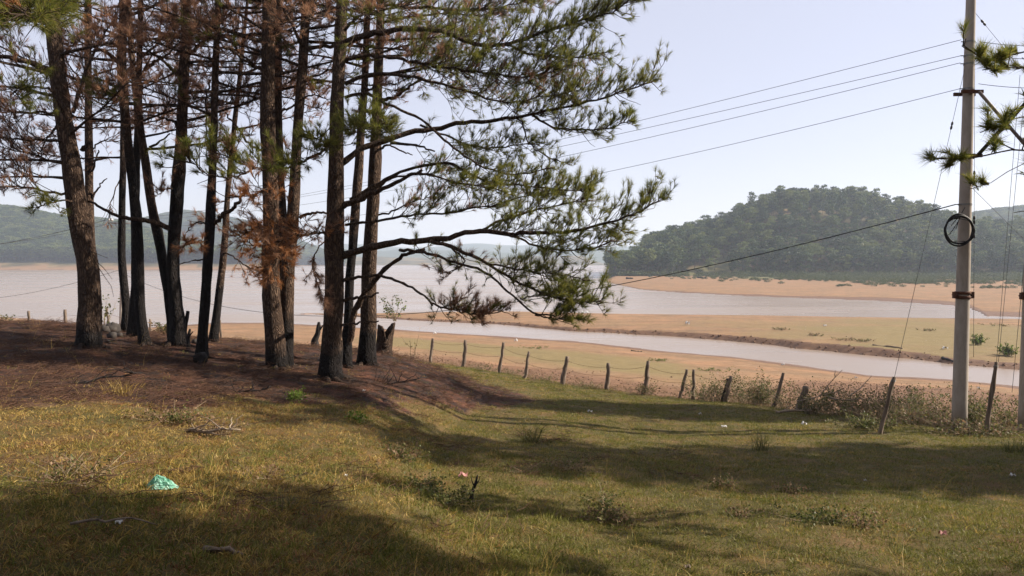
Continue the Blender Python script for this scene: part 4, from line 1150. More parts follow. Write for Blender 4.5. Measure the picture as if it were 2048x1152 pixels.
# fallen twigs and needles on the burnt floor and the meadow
mb = MB()
g = np.random.default_rng(5)
for i in range(26):
    c = np.array([g.normal(0, .16), g.normal(0, .16), g.uniform(0, .03)])
    d = unit(np.array([g.normal(), g.normal(), g.normal(0, .12)])) * g.uniform(.05, .13)
    mb.tubes(np.stack([c - d, c + d * .1 + g.normal(size=3) * .012, c + d]), g.uniform(.0012, .0028), 3)
o = mb.build('fallen_twigs', simple_mat('fallen_twig', [(.3, (.05, .028, .02)), (.6, (.15, .075, .045)), (.8, (.30, .19, .12))], .8, .9))
TWIG_ME = o.data
bpy.data.objects.remove(o)
pts, Zp = scatter(5500, 4.5, 30, -80, 1400, lambda Z, x, y: np.clip(burn_zone(Z, x, y) * .95 + .03 + .10 * (fbm(x, y, 1.7, 3, 341) > .2), 0, 1), 1.3)
lawn('fallen_twigs', TWIG_ME, pts, rng.uniform(.5, 1.4, (len(pts), 1)) * np.ones((1, 3)))

# clods and lumps: foot of the fence slope, cut bank of the sandbar
mb = MB()
ico = np.array([[0, 0, 1], [.9, 0, .1], [.28, .85, .1], [-.72, .53, .1], [-.72, -.53, .1], [.28, -.85, .1], [0, 0, -.6]])
icf = np.array([[0, 1, 2], [0, 2, 3], [0, 3, 4], [0, 4, 5], [0, 5, 1], [6, 2, 1], [6, 3, 2], [6, 4, 3], [6, 5, 4], [6, 1, 5]])
mb.add(ico, icf)
o = mb.build('clods', simple_mat('earth_clod', [(.3, (.10, .055, .033)), (.7, (.22, .125, .072))], 2, .95))
CLOD_ME = o.data
bpy.data.objects.remove(o)
pts, Zp = scatter(14000, 18, 60, 700, 2100, lambda Z, x, y: np.where(Z['yy'] > Z['fy'] + .5, np.exp(-((np.maximum(0, Z['t2'] - .55 * sstep(1380, 1750, Z['q'])) - .10) / .12) ** 2) * .8, 0))
sc = rng.uniform(.02, .08, (len(pts), 1)) * rng.uniform(.6, 1.3, (len(pts), 3))
instancer('earth_clods', pts, CLOD_ME, rng.random((len(pts), 3)) * 6.28, sc)
pts, Zp = scatter(30000, 60, 122, 640, 2100, lambda Z, x, y: np.exp(-((Z['yy'] - Z['bn'] - .4) / .55) ** 2) * .9)
sc = rng.uniform(.04, .20, (len(pts), 1)) * rng.uniform(.6, 1.3, (len(pts), 3))
instancer('bank_clods', pts, CLOD_ME, rng.random((len(pts), 3)) * 6.28, sc)
PEBBLE = simple_mat('pale_pebble', [(.3, (.30, .23, .17)), (.7, (.62, .52, .42))], 2, .9)
cm = CLOD_ME.copy()
cm.materials.clear()
cm.materials.append(PEBBLE)
pts, Zp = scatter(2600, 40, 130, -60, 2100, lambda Z, x, y: np.where((Z['yy'] > Z['fy']) & ((Z['t2'] < .96) | Z['on_bar']), .08 + .8 * np.exp(-((Z['t2'] - .93) / .04) ** 2) * (Z['q'] < 190) + .22 * np.exp(-((Z['t2'] - .90) / .02) ** 2), 0))
instancer('washed_up_pebbles', pts, cm, rng.random((len(pts), 3)) * 6.28, rng.uniform(.04, .13, (len(pts), 1)) * (.55 + .45 * (Zp['q'] < 190))[:, None] * rng.uniform(.6, 1.4, (len(pts), 3)))

# dry weeds and straws on the rough ground behind the fence
WEED = leaf_mat('dead_weeds', [(.2, (.07, .045, .022)), (.5, (.17, .11, .055)), (.8, (.36, .26, .14))], .3, .9)
me = tuft_mesh('dead_weeds', WEED, 16, .16, .36, .007, .55, 19)
pts, Zp = scatter(16000, 14, 62, 640, 2140, lambda Z, x, y: np.where(Z['yy'] > Z['fy'] - .8, np.clip(.9 * (1 - sstep(.04, .30, Z['t2'])) * (.40 + .9 * fbm(x, y, 2.2, 3, 361)) * sstep(640, 860, Z['q']), 0, 1), 0), 1.2)
lawn('dead_weeds', me, pts, rng.uniform(.45, 1.3, (len(pts), 1)) * (.75 + .9 * sstep(1350, 1600, Zp['q'])[:, None]) * np.ones((1, 3)))

# ------------------------------------------------------------------ poles, power lines and guys
PY = 17.0
def tube_obj(name, mats, P, rad, n, parent=None, org=(0, 0, 0), wob=None, label=None, cap=True):
    mb = MB()
    mb.tubes(np.asarray(P)[None], np.asarray(rad)[None], n, 0, cap, wob)
    return tag(mb.build(name, mats, parent, org), label)

def concrete_pole(label, top, base, y, w0, w1, group, parts=True):
    p0, p1 = W(*base, y), W(*top, y)
    gz = H(p0[0], p0[1])
    p0[2] = gz - .25
    root = thing('utility_pole', label, 'utility pole', (p0[0], p0[1], gz), group)
    org = np.array(root.location)
    up = p1 - p0
    P = np.stack([p0 + up * t for t in np.linspace(0, 1, 14)])
    rad = np.linspace(w0, w1, 14) / F * y / 2
    tube_obj('shaft', CONCRETE, P, rad, 28, root, org)
    return root, org, lambda py: W(np.interp(py, [top[1], base[1]], [top[0], base[0]]), py, y), lambda py: np.interp(py, [top[1], base[1]], [w1, w0]) / F * y / 2

pole, porg, pole_at, pole_r = concrete_pole('tapered concrete pole with a rusty collar and a loop of cable, standing whole in view', (1947, -190), (1918, 862), PY, 29, 15, 'concrete poles of the power line')
pole2, porg2, pole2_at, pole2_r = concrete_pole('concrete pole cut by the right edge of the view, twin of the one with cable', (2084, -190), (2052, 884), PY - .45, 31, 15, 'concrete poles of the power line')

def collar(parent, org, c, r):
    mb = MB()
    for dz in (-.05, .05):
        z = c[2] + dz
        P = np.array([[c[0], c[1], z - .035], [c[0], c[1], z - .03], [c[0], c[1], z + .03], [c[0], c[1], z + .035]])
        mb.tubes(P[None], np.array([[r * 1.02, r * 1.16, r * 1.16, r * 1.02]]), 24)
    o = mb.build('collar', RUST, parent, org)
    mb = MB()
    for s in (-1, 1):
        mb.box(c + np.array([s * (r * 1.2 + .02), -.02, 0]), (.07, .09, .15))
        mb.tubes(np.array([[c[0] + s * (r + .03), c[1] - .11, c[2]], [c[0] + s * (r + .03), c[1] + .11, c[2]]])[None], .016, 8, 0, True)
    mb.build('clamp_lug', RUST, o, (0, 0, 0) if False else org, smooth=False)
    return o
c = pole_at(590)
collar(pole, porg, c, pole_r(590))
collar(pole2, porg2, pole2_at(592), pole2_r(592))
# cross braces between the twin poles, bolted on with short blocks
def brace(a, b, r, mat, label):
    mb = MB()
    mb.tubes(np.linspace(a, b, 6)[None], r, 10, 0, True)
    tag(mb.build('brace', mat, pole, porg), label)
BR_STEEL = simple_mat('painted_steel', [(.3, (.13, .095, .08)), (.7, (.24, .19, .165))], 14, .6)
a1, b1 = pole_at(186) + [pole_r(186) + .02, -.16, 0], pole2_at(312) + [-pole2_r(312), -.16, 0]
a2, b2 = pole_at(312) + [pole_r(312), -.23, 0], pole2_at(182) + [-pole2_r(182), -.23, 0]
brace(a1, b1, .036, BR_STEEL, None)
brace(a2, b2, .042, CHARWOOD, 'dark lower brace rising right')
for py in (186, 313):
    mb = MB()
    c = pole_at(py)
    for s in (-1, 1):
        mb = MB()
        mb.box(c + np.array([0, s * (pole_r(py) + .03), 0]), (pole_r(py) * 2 + .26, .05, .075))
        mb.build('clamp_bar', RUST, pole, porg, smooth=False)
for py in (84, 112, 128, 178, 409):
    mb = MB()
    c = pole_at(py)
    P = np.array([[c[0], c[1], c[2] - .02], [c[0], c[1], c[2] + .02]])
    mb.tubes(P[None], pole_r(py) + .008, 20)
    mb.tubes(np.array([c + [-pole_r(py), -.02, 0], c + [-pole_r(py) - .10, -.02, 0]])[None], .012, 6, 0, True)
    mb.build('wire_bracket', STEEL, pole, porg)

# loop of spare cable hung on the pole, with its two loose tails
cc = W(1918, 461, PY - .26)
mb = MB()
g = np.random.default_rng(3)
for k in range(6):
    a = np.linspace(0, 2 * math.pi, 49)
    rx, rz = (27.5 + g.normal(0, 1.1)) / F * PY, (29 + g.normal(0, 1.1)) / F * PY
    P = np.stack([cc[0] + g.normal(0, .008) + rx * np.cos(a + .1 * k), cc[1] + .018 * g.normal() + .012 * np.sin(3 * a + k), cc[2] + g.normal(0, .008) + rz * np.sin(a + .1 * k) + .01 * np.sin(2 * a + k)], -1)
    mb.tubes(P[None], .0135, 7)
coil = tag(mb.build('cable_loop', CABLE, None, cc), 'thick black cable wound in a ring hanging on the concrete pole', 'cable')
mb = MB()
for tail in ([(1902, 452), (1912, 440), (1922, 428), (1930, 415)], [(1912, 458), (1916, 445), (1921, 432)], [(1897, 470), (1904, 462), (1914, 447), (1920, 436)], [(1898, 484), (1918, 482), (1936, 484)], [(1896, 441), (1915, 437), (1938, 441)]):
    mb.tubes(resample(np.array([W(x, y, PY - .24) for x, y in tail]), 10)[None], .009, 6)
mb.build('loose_end', CABLE, coil, cc)

# slim pole far left by the water, with cross-arm and white insulators
FPY = 54.0
fp0 = at_ground(239, FPY)
fp1 = W(246, 436, FPY)
fpole = thing('utility_pole', 'slim concrete pole far off by the lake behind the black trunks', 'utility pole', fp0, 'concrete poles of the power line')
tube_obj('shaft', CONCRETE, np.linspace(fp0 - [0, 0, .2], fp1, 6), np.linspace(.15, .09, 6), 14, fpole, fp0)
ca, cb = W(218, 446, FPY), W(264, 447, FPY)
arm = tube_obj('cross_arm', STEEL, np.linspace(ca, cb, 4) + [0, -.12, 0], np.full(4, .05), 6, fpole, fp0)
tube_obj('arm_brace', STEEL, np.linspace(W(232, 447, FPY), W(244, 470, FPY), 3) + [0, -.12, 0], np.full(3, .03), 6, fpole, fp0)
INSUL = simple_mat('white_porcelain', [(.3, (.62, .60, .58)), (.7, (.78, .77, .75))], 5, .25)
INS = []
for px in (221, 226, 252, 259):
    p = W(px, 445, FPY) + [0, -.12, .04]
    P = np.array([p, p + [0, 0, .10], p + [0, 0, .11], p + [0, 0, .17], p + [0, 0, .18], p + [0, 0, .26]])
    mb = MB()
    mb.tubes(P[None], np.array([[.03, .03, .10, .09, .06, .04]]), 10, 0, True)
    mb.build('insulator', INSUL, fpole, fp0)
    INS.append(p + [0, 0, .24])

def strand(label, p0, p1, r, name='power_line', mat=WIRE, sag=0.0, thru=None, group=None, cat='wire', n=40, n_side=5):
    t = np.linspace(0, 1, n)[:, None]
    def curve(s):
        return p0 + (p1 - p0) * t - np.array([0, 0, 1]) * (4 * s * t * (1 - t))
    def py_at(s, px):
        C = curve(s) - [0, 0, CAMZ]
        zc = C[:, 1] * cp - C[:, 2] * sp
        X = 1024 + F * C[:, 0] / zc
        Y = 576 - F * (C[:, 1] * sp + C[:, 2] * cp) / zc
        o = np.argsort(X)
        return np.interp(px, X[o], Y[o])
    if thru:
        lo, hi = -1.0, 4.0
        for _ in range(40):
            m_ = (lo + hi) / 2
            lo, hi = (m_, hi) if py_at(m_, thru[0]) < thru[1] else (lo, m_)
        sag = lo
    C = curve(sag)
    org = C[0]
    mb = MB()
    mb.tubes(C[None], r, n_side)
    return tag(mb.build(name, mat, None, org), label, cat, group)

def side(py, s=-1):
    return pole_at(py) + np.array([s * (pole_r(py) + .10), -.02, 0])
gname = 'overhead wires of the power line'
for (py, thru, ins, lab) in ((80, (1280, 241), 3, 'topmost thin wire running left from the concrete pole'), (112, (1265, 262), 2, 'second thin wire from the top running left from the concrete pole'),
                             (126, (1140, 310), 1, 'third thin wire from the top running left from the concrete pole'), (178, (1140, 359), 0, 'lowest of the four thin wires running left from the concrete pole')):
    strand(lab, side(py), INS[ins], .0065, thru=thru, group=gname)
strand('thick sagging black cable running from the pole out over the water', side(409), fp0 + np.array([-.1, -.1, (W(240, 541, FPY) - fp0)[2]]), .013, 'power_cable', CABLE, thru=(1200, 576), cat='cable')
LP2 = np.array([-62.0, 70.0, 9.5])
for i, (ins, lab) in enumerate(((0, 'thin wire leading left from the slim pole, lowest in front of the hill'), (1, 'thin wire leading left from the slim pole, just above the lowest'), (3, 'thin wire leading left from the slim pole, topmost'))):
    strand(lab, INS[ins], LP2 + [0, .4 * i, .5 * i], .010, sag=.9 + .1 * i, group=gname)
strand('sagging cable leading left from the slim pole above the water', fp0 + np.array([-.1, -.1, (W(240, 541, FPY) - fp0)[2]]), np.array([-62.0, 70.0, 6.0]), .013, 'power_cable', CABLE, sag=1.5, cat='cable')
for (py, off, lab) in ((84, 0, 'wire running right from the pole behind the pine bough, topmost'), (110, .1, 'wire running right from the pole behind the pine bough, middle'), (168, .2, 'wire running right from the pole behind the pine bough, lowest')):
    a = side(py, 1)
    strand(lab, a, W(2420, py - 42, PY - 3.0), .0065, sag=.25, group=gname)

# guy stakes, guy wires and their insulators
def stake(label, base, top, y, r0, r1):
    b = at_ground(base[0], y)
    t = W(*top, y)
    P = np.linspace(b - [0, 0, .2], t, 10)
    P[1:-1] += rng.normal(size=(8, 3)) * .006
    root = thing('guy_stake', label, 'post', b, 'wooden stakes of the guy wires')
    n = 9
    tube_obj('stake', WOOD, P, np.linspace(r0, r1, 10), n, root, b, 1 + .12 * rng.normal(size=(1, 10, n)))
    return root, b, t
s1, s1b, s1t = stake('slanting wooden stake with a dark foot, left of the concrete pole', (1760, 890), (1789, 754), 15.9, .047, .035)
s2, s2b, s2t = stake('dark wooden stake right of the concrete pole', (1976, 884), (1993, 724), 15.9, .055, .038)
for root, b, t, lab in ((s1, s1b, s1t, 0), (s2, s2b, s2t, 0)):
    mb = MB()
    for k in range(3):
        c = t + (b - t) * (.05 + .012 * k)
        a = np.linspace(0, 6.28, 13)
        mb.tubes(np.stack([c[0] + .047 * np.cos(a), c[1] + .047 * np.sin(a), c[2] + 0 * a], -1)[None], .004, 4)
    mb.build('wire_wrap', STEEL, root, b)

def guy(label, a, b, beads=()):
    g_ = thing('guy_wire', label, 'wire', b, 'guy wires of the concrete poles')
    tube_obj('strand', WIRE, np.linspace(b, a, 12), np.full(12, .0050), 5, g_, b)
    for f in beads:
        c = a + (b - a) * f
        d = unit(b - a)
        P = np.stack([c + d * s for s in (-.10, -.08, -.03, 0, .03, .08, .10)])
        tube_obj('egg_insulator', CABLE, P, np.array([.006, .022, .026, .012, .026, .022, .006]), 8, g_, b)
guy('guy wire slanting down left from the pole to the slanting stake', pole_at(140) - [.13, .05, 0], s1t, (.19,))
guy('guy wire dropping steeply beside the pole to the dark stake', W(2040, 150, PY - .4), s2t)
guy('second strand dropping to the dark stake, just right of the first', W(2052, 160, PY - .4), s2t + [.03, 0, -.12])
guy('slack wire hanging close along the right side of the pole into the bushes', W(1950, 20, PY - .05), at_ground(1951, PY) + [.0, 0, 1.7], (.47, .60, .64))
guy('thin wire slanting down right from the pole behind the hill', W(1950, 25, PY), W(2200, 330, PY + 2.0), (.06,))
guy('wire leaning beside the pole cut by the right edge', W(2049, 520, PY - .6), at_ground(2030, PY - .4) + [0, 0, .9])
guy('short wire slanting from the ring of cable down to the right', pole_at(372) + [.10, 0, 0], W(2130, 560, PY + 1.5))

# ------------------------------------------------------------------ old wire fences
def fence(name, label, posts, group=None, wire_f=(.55, .85), rstr=None):
    base0 = at_ground(posts[0][0], posts[0][3] if len(posts[0]) > 3 else float(FENCE_Y(posts[0][0])))
    root = thing(name, label, 'fence', base0, group)
    tops = []
    for p in posts:
        px, top, w = p[0], p[1], p[2]
        y = p[3] if len(p) > 3 else float(FENCE_Y(px))
        b = at_ground(px, y)
        t = W(*top, y)
        n = 8
        P = np.linspace(b - [0, 0, .15], t, 9)
        P[1:-1] += rng.normal(size=(7, 3)) * .014
        if len(p) > 4 and p[4] == 'kink':
            P[:5, 0] += np.linspace(0, .06, 5) * 1.0
            P[:5] = np.linspace(b - [0, 0, .15], W(1294, 755, y), 5)
        tube_obj('post', CHARWOOD if (len(p) > 4 and p[4] == 'dark') else WOOD, P, np.linspace(1.12, .82, 9) * w / F * y / 2, n, root, base0, 1 + .13 * rng.normal(size=(1, 9, n)), p[5] if len(p) > 5 else None)
        tops.append((b, t))
    for f in wire_f:
        mb = MB()
        for (b0, t0), (b1, t1) in zip(tops[:-1], tops[1:]):
            a, c = b0 + (t0 - b0) * f, b1 + (t1 - b1) * f
            s = np.linspace(0, 1, 8)[:, None]
            C = a + (c - a) * s - np.array([0, 0, 1]) * .09 * 4 * s * (1 - s)
            mb.tubes(C[None], .0045, 4)
            for q in np.arange(.06, 1, .06):
                m_ = a + (c - a) * q - np.array([0, 0, .09 * 4 * q * (1 - q)])
                d = rng.normal(size=3) * .022
                mb.tubes(np.array([m_ - d, m_ + d])[None], .003, 3)
        mb.build('barbed_wire', RUST, root, base0)
    return root

fence('post_and_wire_fence', 'leaning wooden posts strung with barbed wire across the meadow edge', [
    (859, (866, 677), 6.5), (926, (931, 680), 7.5), (997, (1007, 685), 6.5, 32.5), (1049, (1058, 703), 6.5, 30.5), (1123, (1135, 713), 9.5, 28.5), (1214, (1217, 726), 9, 27.2),
    (1288, (1297, 722), 9, 26.2, 'kink', 'crooked post with a swollen lower half'), (1360, (1374, 739), 7, 25.2), (1388, (1388, 739), 6.5, 24.8), (1450, (1463, 752), 9, 24, 'wood', 'pale split post'), (1447, (1456, 757), 8, 24.1, 'dark', 'charred thin post beside the pale split one'),
    (1548, (1567, 746), 7.5, 22.9), (1596, (1612, 772), 13, 22.2, 'wood', 'thick broken post leaning right'), (1611, (1611, 795), 6, 22.1)])
fence('post_and_wire_fence', 'upright dark posts with barbed wire before the beach left of the swollen trunk', [
    (-70, (-72, 622), 6, 33), (57, (57, 622), 6, 33.5), (56, (55, 650), 5, 33.3), (130, (130, 619), 6.5, 35), (215, (215, 615), 5, 36), (300, (300, 638), 4.5, 37), (440, (440, 640), 4.5, 39)], wire_f=(.35, .8))
tagged = None

# ------------------------------------------------------------------ stumps, snags, burnt wood, stones
def stump():
    y = 20.5
    b = at_ground(764, y)
    r = 15.5 / F * y
    hgt = 52 / F * y
    root = thing('tree_stump', 'broad hollow grey stump with a notched rim beside the grey-brown pine', 'stump', b)
    n, K = 26, 9
    a = np.arange(n) * 2 * math.pi / n
    jag = 1 + .16 * np.sin(a * 2 + .5) - .30 * np.exp(-((np.mod(a - 4.6, 6.28) - 3.14 + 3.14 - .2) / .35) ** 2) + .05 * rng.normal(size=n)
    V = []
    for k in range(K):
        f = k / (K - 1)
        rr_ = r * (1 + .22 * np.exp(-f * 6) + .10 * f) * (1 + .07 * np.sin(3 * a + 1) + .04 * rng.normal(size=n))
        V.append(np.stack([b[0] + rr_ * np.cos(a) + .10 * f, b[1] + rr_ * np.sin(a), b[2] - .1 + (hgt + .1) * f * (jag if k > 3 else 1 + 0 * a)], -1))
    for k, (f, q) in enumerate(((1, .78), (.8, .66), (.55, .55))):
        V.append(np.stack([b[0] + r * q * np.cos(a) + .10, b[1] + r * q * np.sin(a), b[2] + hgt * f * jag * .99], -1))
    V = np.array(V)
    idx = np.arange(V.shape[0] * n).reshape(-1, n)
    q_ = np.stack([idx[:-1], np.roll(idx, -1, 1)[:-1], np.roll(idx, -1, 1)[1:], idx[1:]], -1).reshape(-1, 4)
    mb = MB()
    mb.add(np.concatenate([V.reshape(-1, 3), [[b[0] + .1, b[1], b[2] + hgt * .4]]]), [q_, np.stack([idx[-1], np.roll(idx[-1], -1), np.full(n, V.shape[0] * n)], -1)])
    mb.build('shell', BARK, root, b, attrs={'char': np.full(mb.n, .12)})
stump()

def snag(name, label, cat, y, pts, mat, arms=()):
    b = at_ground(pts[0][0], y)
    root = thing(name, label, cat, b)
    A_ = np.array([[*W(px, py, y), w / F * y / 2] for px, py, w in pts])
    A_[0, 2] = b[2] - .1
    Q = resample(A_, 20)
    tube_obj('trunk', mat, Q[:, :3], Q[:, 3], 12, root, b, 1 + .08 * rng.normal(size=(1, 20, 12)))
    for arm_ in arms:
        A_ = np.array([[*W(px, py, y - .02), w / F * y / 2] for px, py, w in arm_])
        Q = resample(A_, 8)
        tube_obj('branch_stub', mat, Q[:, :3], Q[:, 3], 7, root, b)
    return root
snag('dead_snag', 'twisted charred snag with two prongs standing behind the front pine', 'dead tree', 21.0, [(634, 704, 17), (630, 690, 17), (630, 680, 13), (635, 668, 10), (637, 655, 9), (638, 644, 5)], CHARWOOD, [[(637, 662, 6), (643, 655, 3.5), (646, 650, 2)], [(634, 700, 8), (640, 696, 6), (645, 690, 3)]])
snag('burnt_stake', 'short black burnt stake leaning right beside the big charred pine', 'stake', 16.9, [(368, 688, 8), (370, 660, 8), (373, 640, 7.5), (376, 622, 6.5)], CHARWOOD)
snag('burnt_stake', 'low black burnt stub with a side twig at the foot of the charred pine', 'stake', 16.3, [(376, 695, 9), (377, 675, 6), (380, 658, 4)], CHARWOOD, [[(377, 675, 4), (382, 668, 2.5), (386, 663, 1.5)]])
snag('broken_stub', 'tiny grey stub standing at the waterline behind the burnt ground', 'stake', 24.0, [(459, 692, 6), (459, 683, 5), (460, 676, 5)], WOOD)
snag('thin_stick', 'thin dark stick standing between the dark pine and the scorched one', 'stick', 21.0, [(703, 706, 4), (702, 698, 3.4), (700, 688, 3)], CHARWOOD)
snag('charred_twig', 'charred pointed twig standing out of the dark turf in the foreground', 'twig', G(940, 1002)[1], [(938, 1004, 9), (945, 985, 7), (951, 968, 6), (955, 950, 2.5)], CHARWOOD, [[(950, 975, 4), (944, 962, 2), (942, 952, 1)], [(950, 972, 4), (957, 962, 2), (960, 952, 1)]])
# round charred log end lying before the dark pine
p = G(396, 729)
mb = MB()
r = 11.5 / F * p[1]
P = np.array([[p[0] + .05, p[1] + .14, p[2] + r], [p[0], p[1] + .02, p[2] + r], [p[0], p[1], p[2] + r]])
mb.tubes(P[None], np.array([[r, r, r * .92]]), 20, 0, True, 1 + .04 * rng.normal(size=(1, 3, 20)))
tag(mb.build('charred_log', CHARWOOD, None, p), 'round black end of a charred log lying at the foot of the dark pine', 'log')

ASH = simple_mat('ashy_stone', [(.3, (.025, .021, .019)), (.55, (.06, .05, .045)), (.8, (.17, .145, .13))], 5, .9, .5)
def rock(px, py, w, h, label, mat=ASH, name='stone', y=None):
    p = G(px, py) if y is None else at_ground(px, y)
    sc = p[1] / F
    g = np.random.default_rng(int(px * 7 + py))
    n, K = 12, 7
    V = []
    for k in range(K):
        th = math.pi * k / (K - 1)
        a = np.arange(n) * 2 * math.pi / n
        rr_ = 1 + .16 * g.normal(size=n)
        V.append(np.stack([p[0] + w * sc / 2 * math.sin(th) * rr_ * np.cos(a), p[1] + w * sc / 2.4 * math.sin(th) * rr_ * np.sin(a), p[2] + h * sc * (.35 - .65 * math.cos(th)) * (1 + .08 * g.normal(size=n))], -1))
    V = np.array(V)
    idx = np.arange(K * n).reshape(K, n)
    mb = MB()
    mb.add(V.reshape(-1, 3), np.stack([idx[:-1], np.roll(idx, -1, 1)[:-1], np.roll(idx, -1, 1)[1:], idx[1:]], -1).reshape(-1, 4))
    tag(mb.build(name, mat, None, p), label, 'stone')
rock(222, 668, 34, 17, 'largest ash-grey stone heaped behind the swollen trunk', y=18.6)
rock(207, 663, 22, 13, 'ash-grey stone on the left of the heap touching the swollen trunk', y=18.4)
rock(236, 672, 16, 9, 'ash-grey stone at the right end of the heap by the slim pine', y=18.0)
rock(222, 682, 20, 12, 'dark stone lowest in front of the ash heap', y=17.2)
rock(388, 672, 14, 9, 'round dark stone between the forked black pine and the dark one', y=17.6)
rock(205, 690, 20, 8, 'flat stone at the foot of the swollen trunk', y=16)

def branchy(name, label, cat, c, span, n, mat, seed, thick=.012, up=.25, group=None):
    """A fallen dead branch with side twigs."""
    g = np.random.default_rng(seed)
    root = thing(name, label, cat, c, group)
    mb, mt = MB(), MB()
    a = g.random() * .8 - .4
    d = np.array([math.cos(a), math.sin(a), up * .3])
    s = np.linspace(-.5, .5, 9)[:, None]
    C = c + d * span * s + np.cumsum(g.normal(size=(9, 3)) * .02 * span ** .5, 0) + [0, 0, .04 + thick]
    C[:, 2] = np.maximum(C[:, 2], c[2] + .01)
    mb.tubes(C[None], np.linspace(thick * 1.5, thick * .5, 9), 7, 0, True)
    mb.build('stem', mat, root, c)
    for i in range(n):
        j = g.integers(1, 8)
        e = unit(np.array([g.normal(.3, .8), g.normal(0, .8), abs(g.normal(up, .35))])) * span * g.uniform(.12, .4)
        t = np.linspace(0, 1, 5)[:, None]
        mt.tubes((C[j] + e * t + g.normal(size=(5, 3)) * .02 * span * t)[None], np.linspace(thick * .55, thick * .2, 5), 4)
    mt.build('twigs', mat, root, c)
branchy('fallen_branch', 'pale broken branch lying in the dry grass above the green bag', 'branch', G(425, 874), .85, 10, DRYWOOD, 3, .018, .12)
branchy('fallen_branch', 'dark twiggy branch lying on the burnt floor near the front edge of it', 'branch', G(205, 772), 1.2, 12, CHARWOOD, 4, .014, .2)
branchy('fallen_branch', 'thin curved stick beside the crumpled white packet in the shade', 'branch', G(215, 1058), .42, 3, WOOD, 6, .006, .05)
branchy('fallen_branch', 'short bark-brown stick lying in the shaded turf at the bottom of the view', 'branch', G(458, 1112), .26, 3, WOOD, 7, .014, .05)
branchy('fallen_branch', 'weathered branch lying across the foot of the thick broken post', 'branch', G(1590, 828), 1.0, 5, DRYWOOD, 8, .03, .1)
branchy('fallen_branch', 'burnt bough with upturned twigs on the burnt slope below the front pine', 'branch', G(790, 772), 1.3, 16, CHARWOOD, 9, .016, .5)
branchy('fallen_branch', 'black twigs bristling from the burnt ground left of the front pine', 'branch', G(500, 788), .8, 14, CHARWOOD, 10, .016, .7)
for k, (px, py, y, sp_) in enumerate(((1640, 795, 21.2, 1.3), (1665, 770, 21.6, 1.0), (1690, 795, 20.8, .9), (1720, 778, 20.6, 1.4), (1810, 800, 19.5, 1.1), (1838, 830, 18.6, .9), (1770, 850, 18.6, 1.2), (1860, 845, 18.2, 1.0))):
    c = W(px, py, y)
    g = np.random.default_rng(60 + k)
    root = thing('bleached_branch', ('bleached bare branch sticking up right of the thick broken post', 'curved pale branch among the shrubs, second right of the broken post', 'short thick pale branch end lying across the shrubs', 'long pale branch slanting up to the right through the shrubs', 'pale branch behind the slanting stake', 'dry grey branch right of the slanting stake near the ground', 'low tangled grey branch just left of the slanting stake', 'dry grey branch low beside the foot of the concrete pole')[k], 'branch', c, 'bleached branches in the shrubs')
    d = unit(np.array([g.uniform(.5, 1), g.normal(0, .3), g.uniform(.15, .9) if k != 2 else .1])) * sp_
    t = np.linspace(-.5, .5, 8)[:, None]
    C = c + d * t + np.array([0, 0, .2]) * t * t + np.cumsum(g.normal(size=(8, 3)) * .014, 0)
    tube_obj('stem', DRYWOOD, C, np.linspace(.018, .007, 8) * (1.7 if k == 2 else 1), 6, root, c)
    mb = MB()
    for i in range(5):
        j = g.integers(2, 7)
        e = unit(d + g.normal(size=3) * .8) * sp_ * g.uniform(.15, .35)
        mb.tubes((C[j] + e * np.linspace(0, 1, 4)[:, None] + g.normal(size=(4, 3)) * .012)[None], np.linspace(.008, .003, 4), 4)
    mb.build('twigs', DRYWOOD, root, c)

# ------------------------------------------------------------------ shrubs, weeds and saplings
SHRUB = leaf_mat('shrub_leaves', [(.2, (.045, .066, .018)), (.5, (.115, .130, .036)), (.8, (.24, .21, .075))], .45, 1.2)
DRYLEAF = leaf_mat('withered_leaves', [(.2, (.13, .075, .040)), (.5, (.27, .165, .090)), (.8, (.44, .30, .18))], .4, 1.2)
FRESH = leaf_mat('fresh_leaves', [(.2, (.07, .12, .015)), (.5, (.14, .21, .03)), (.8, (.24, .30, .06))], .45, 2)
STALK = simple_mat('weed_stalk', [(.3, (.15, .105, .065)), (.7, (.40, .31, .20))], 3, .9)

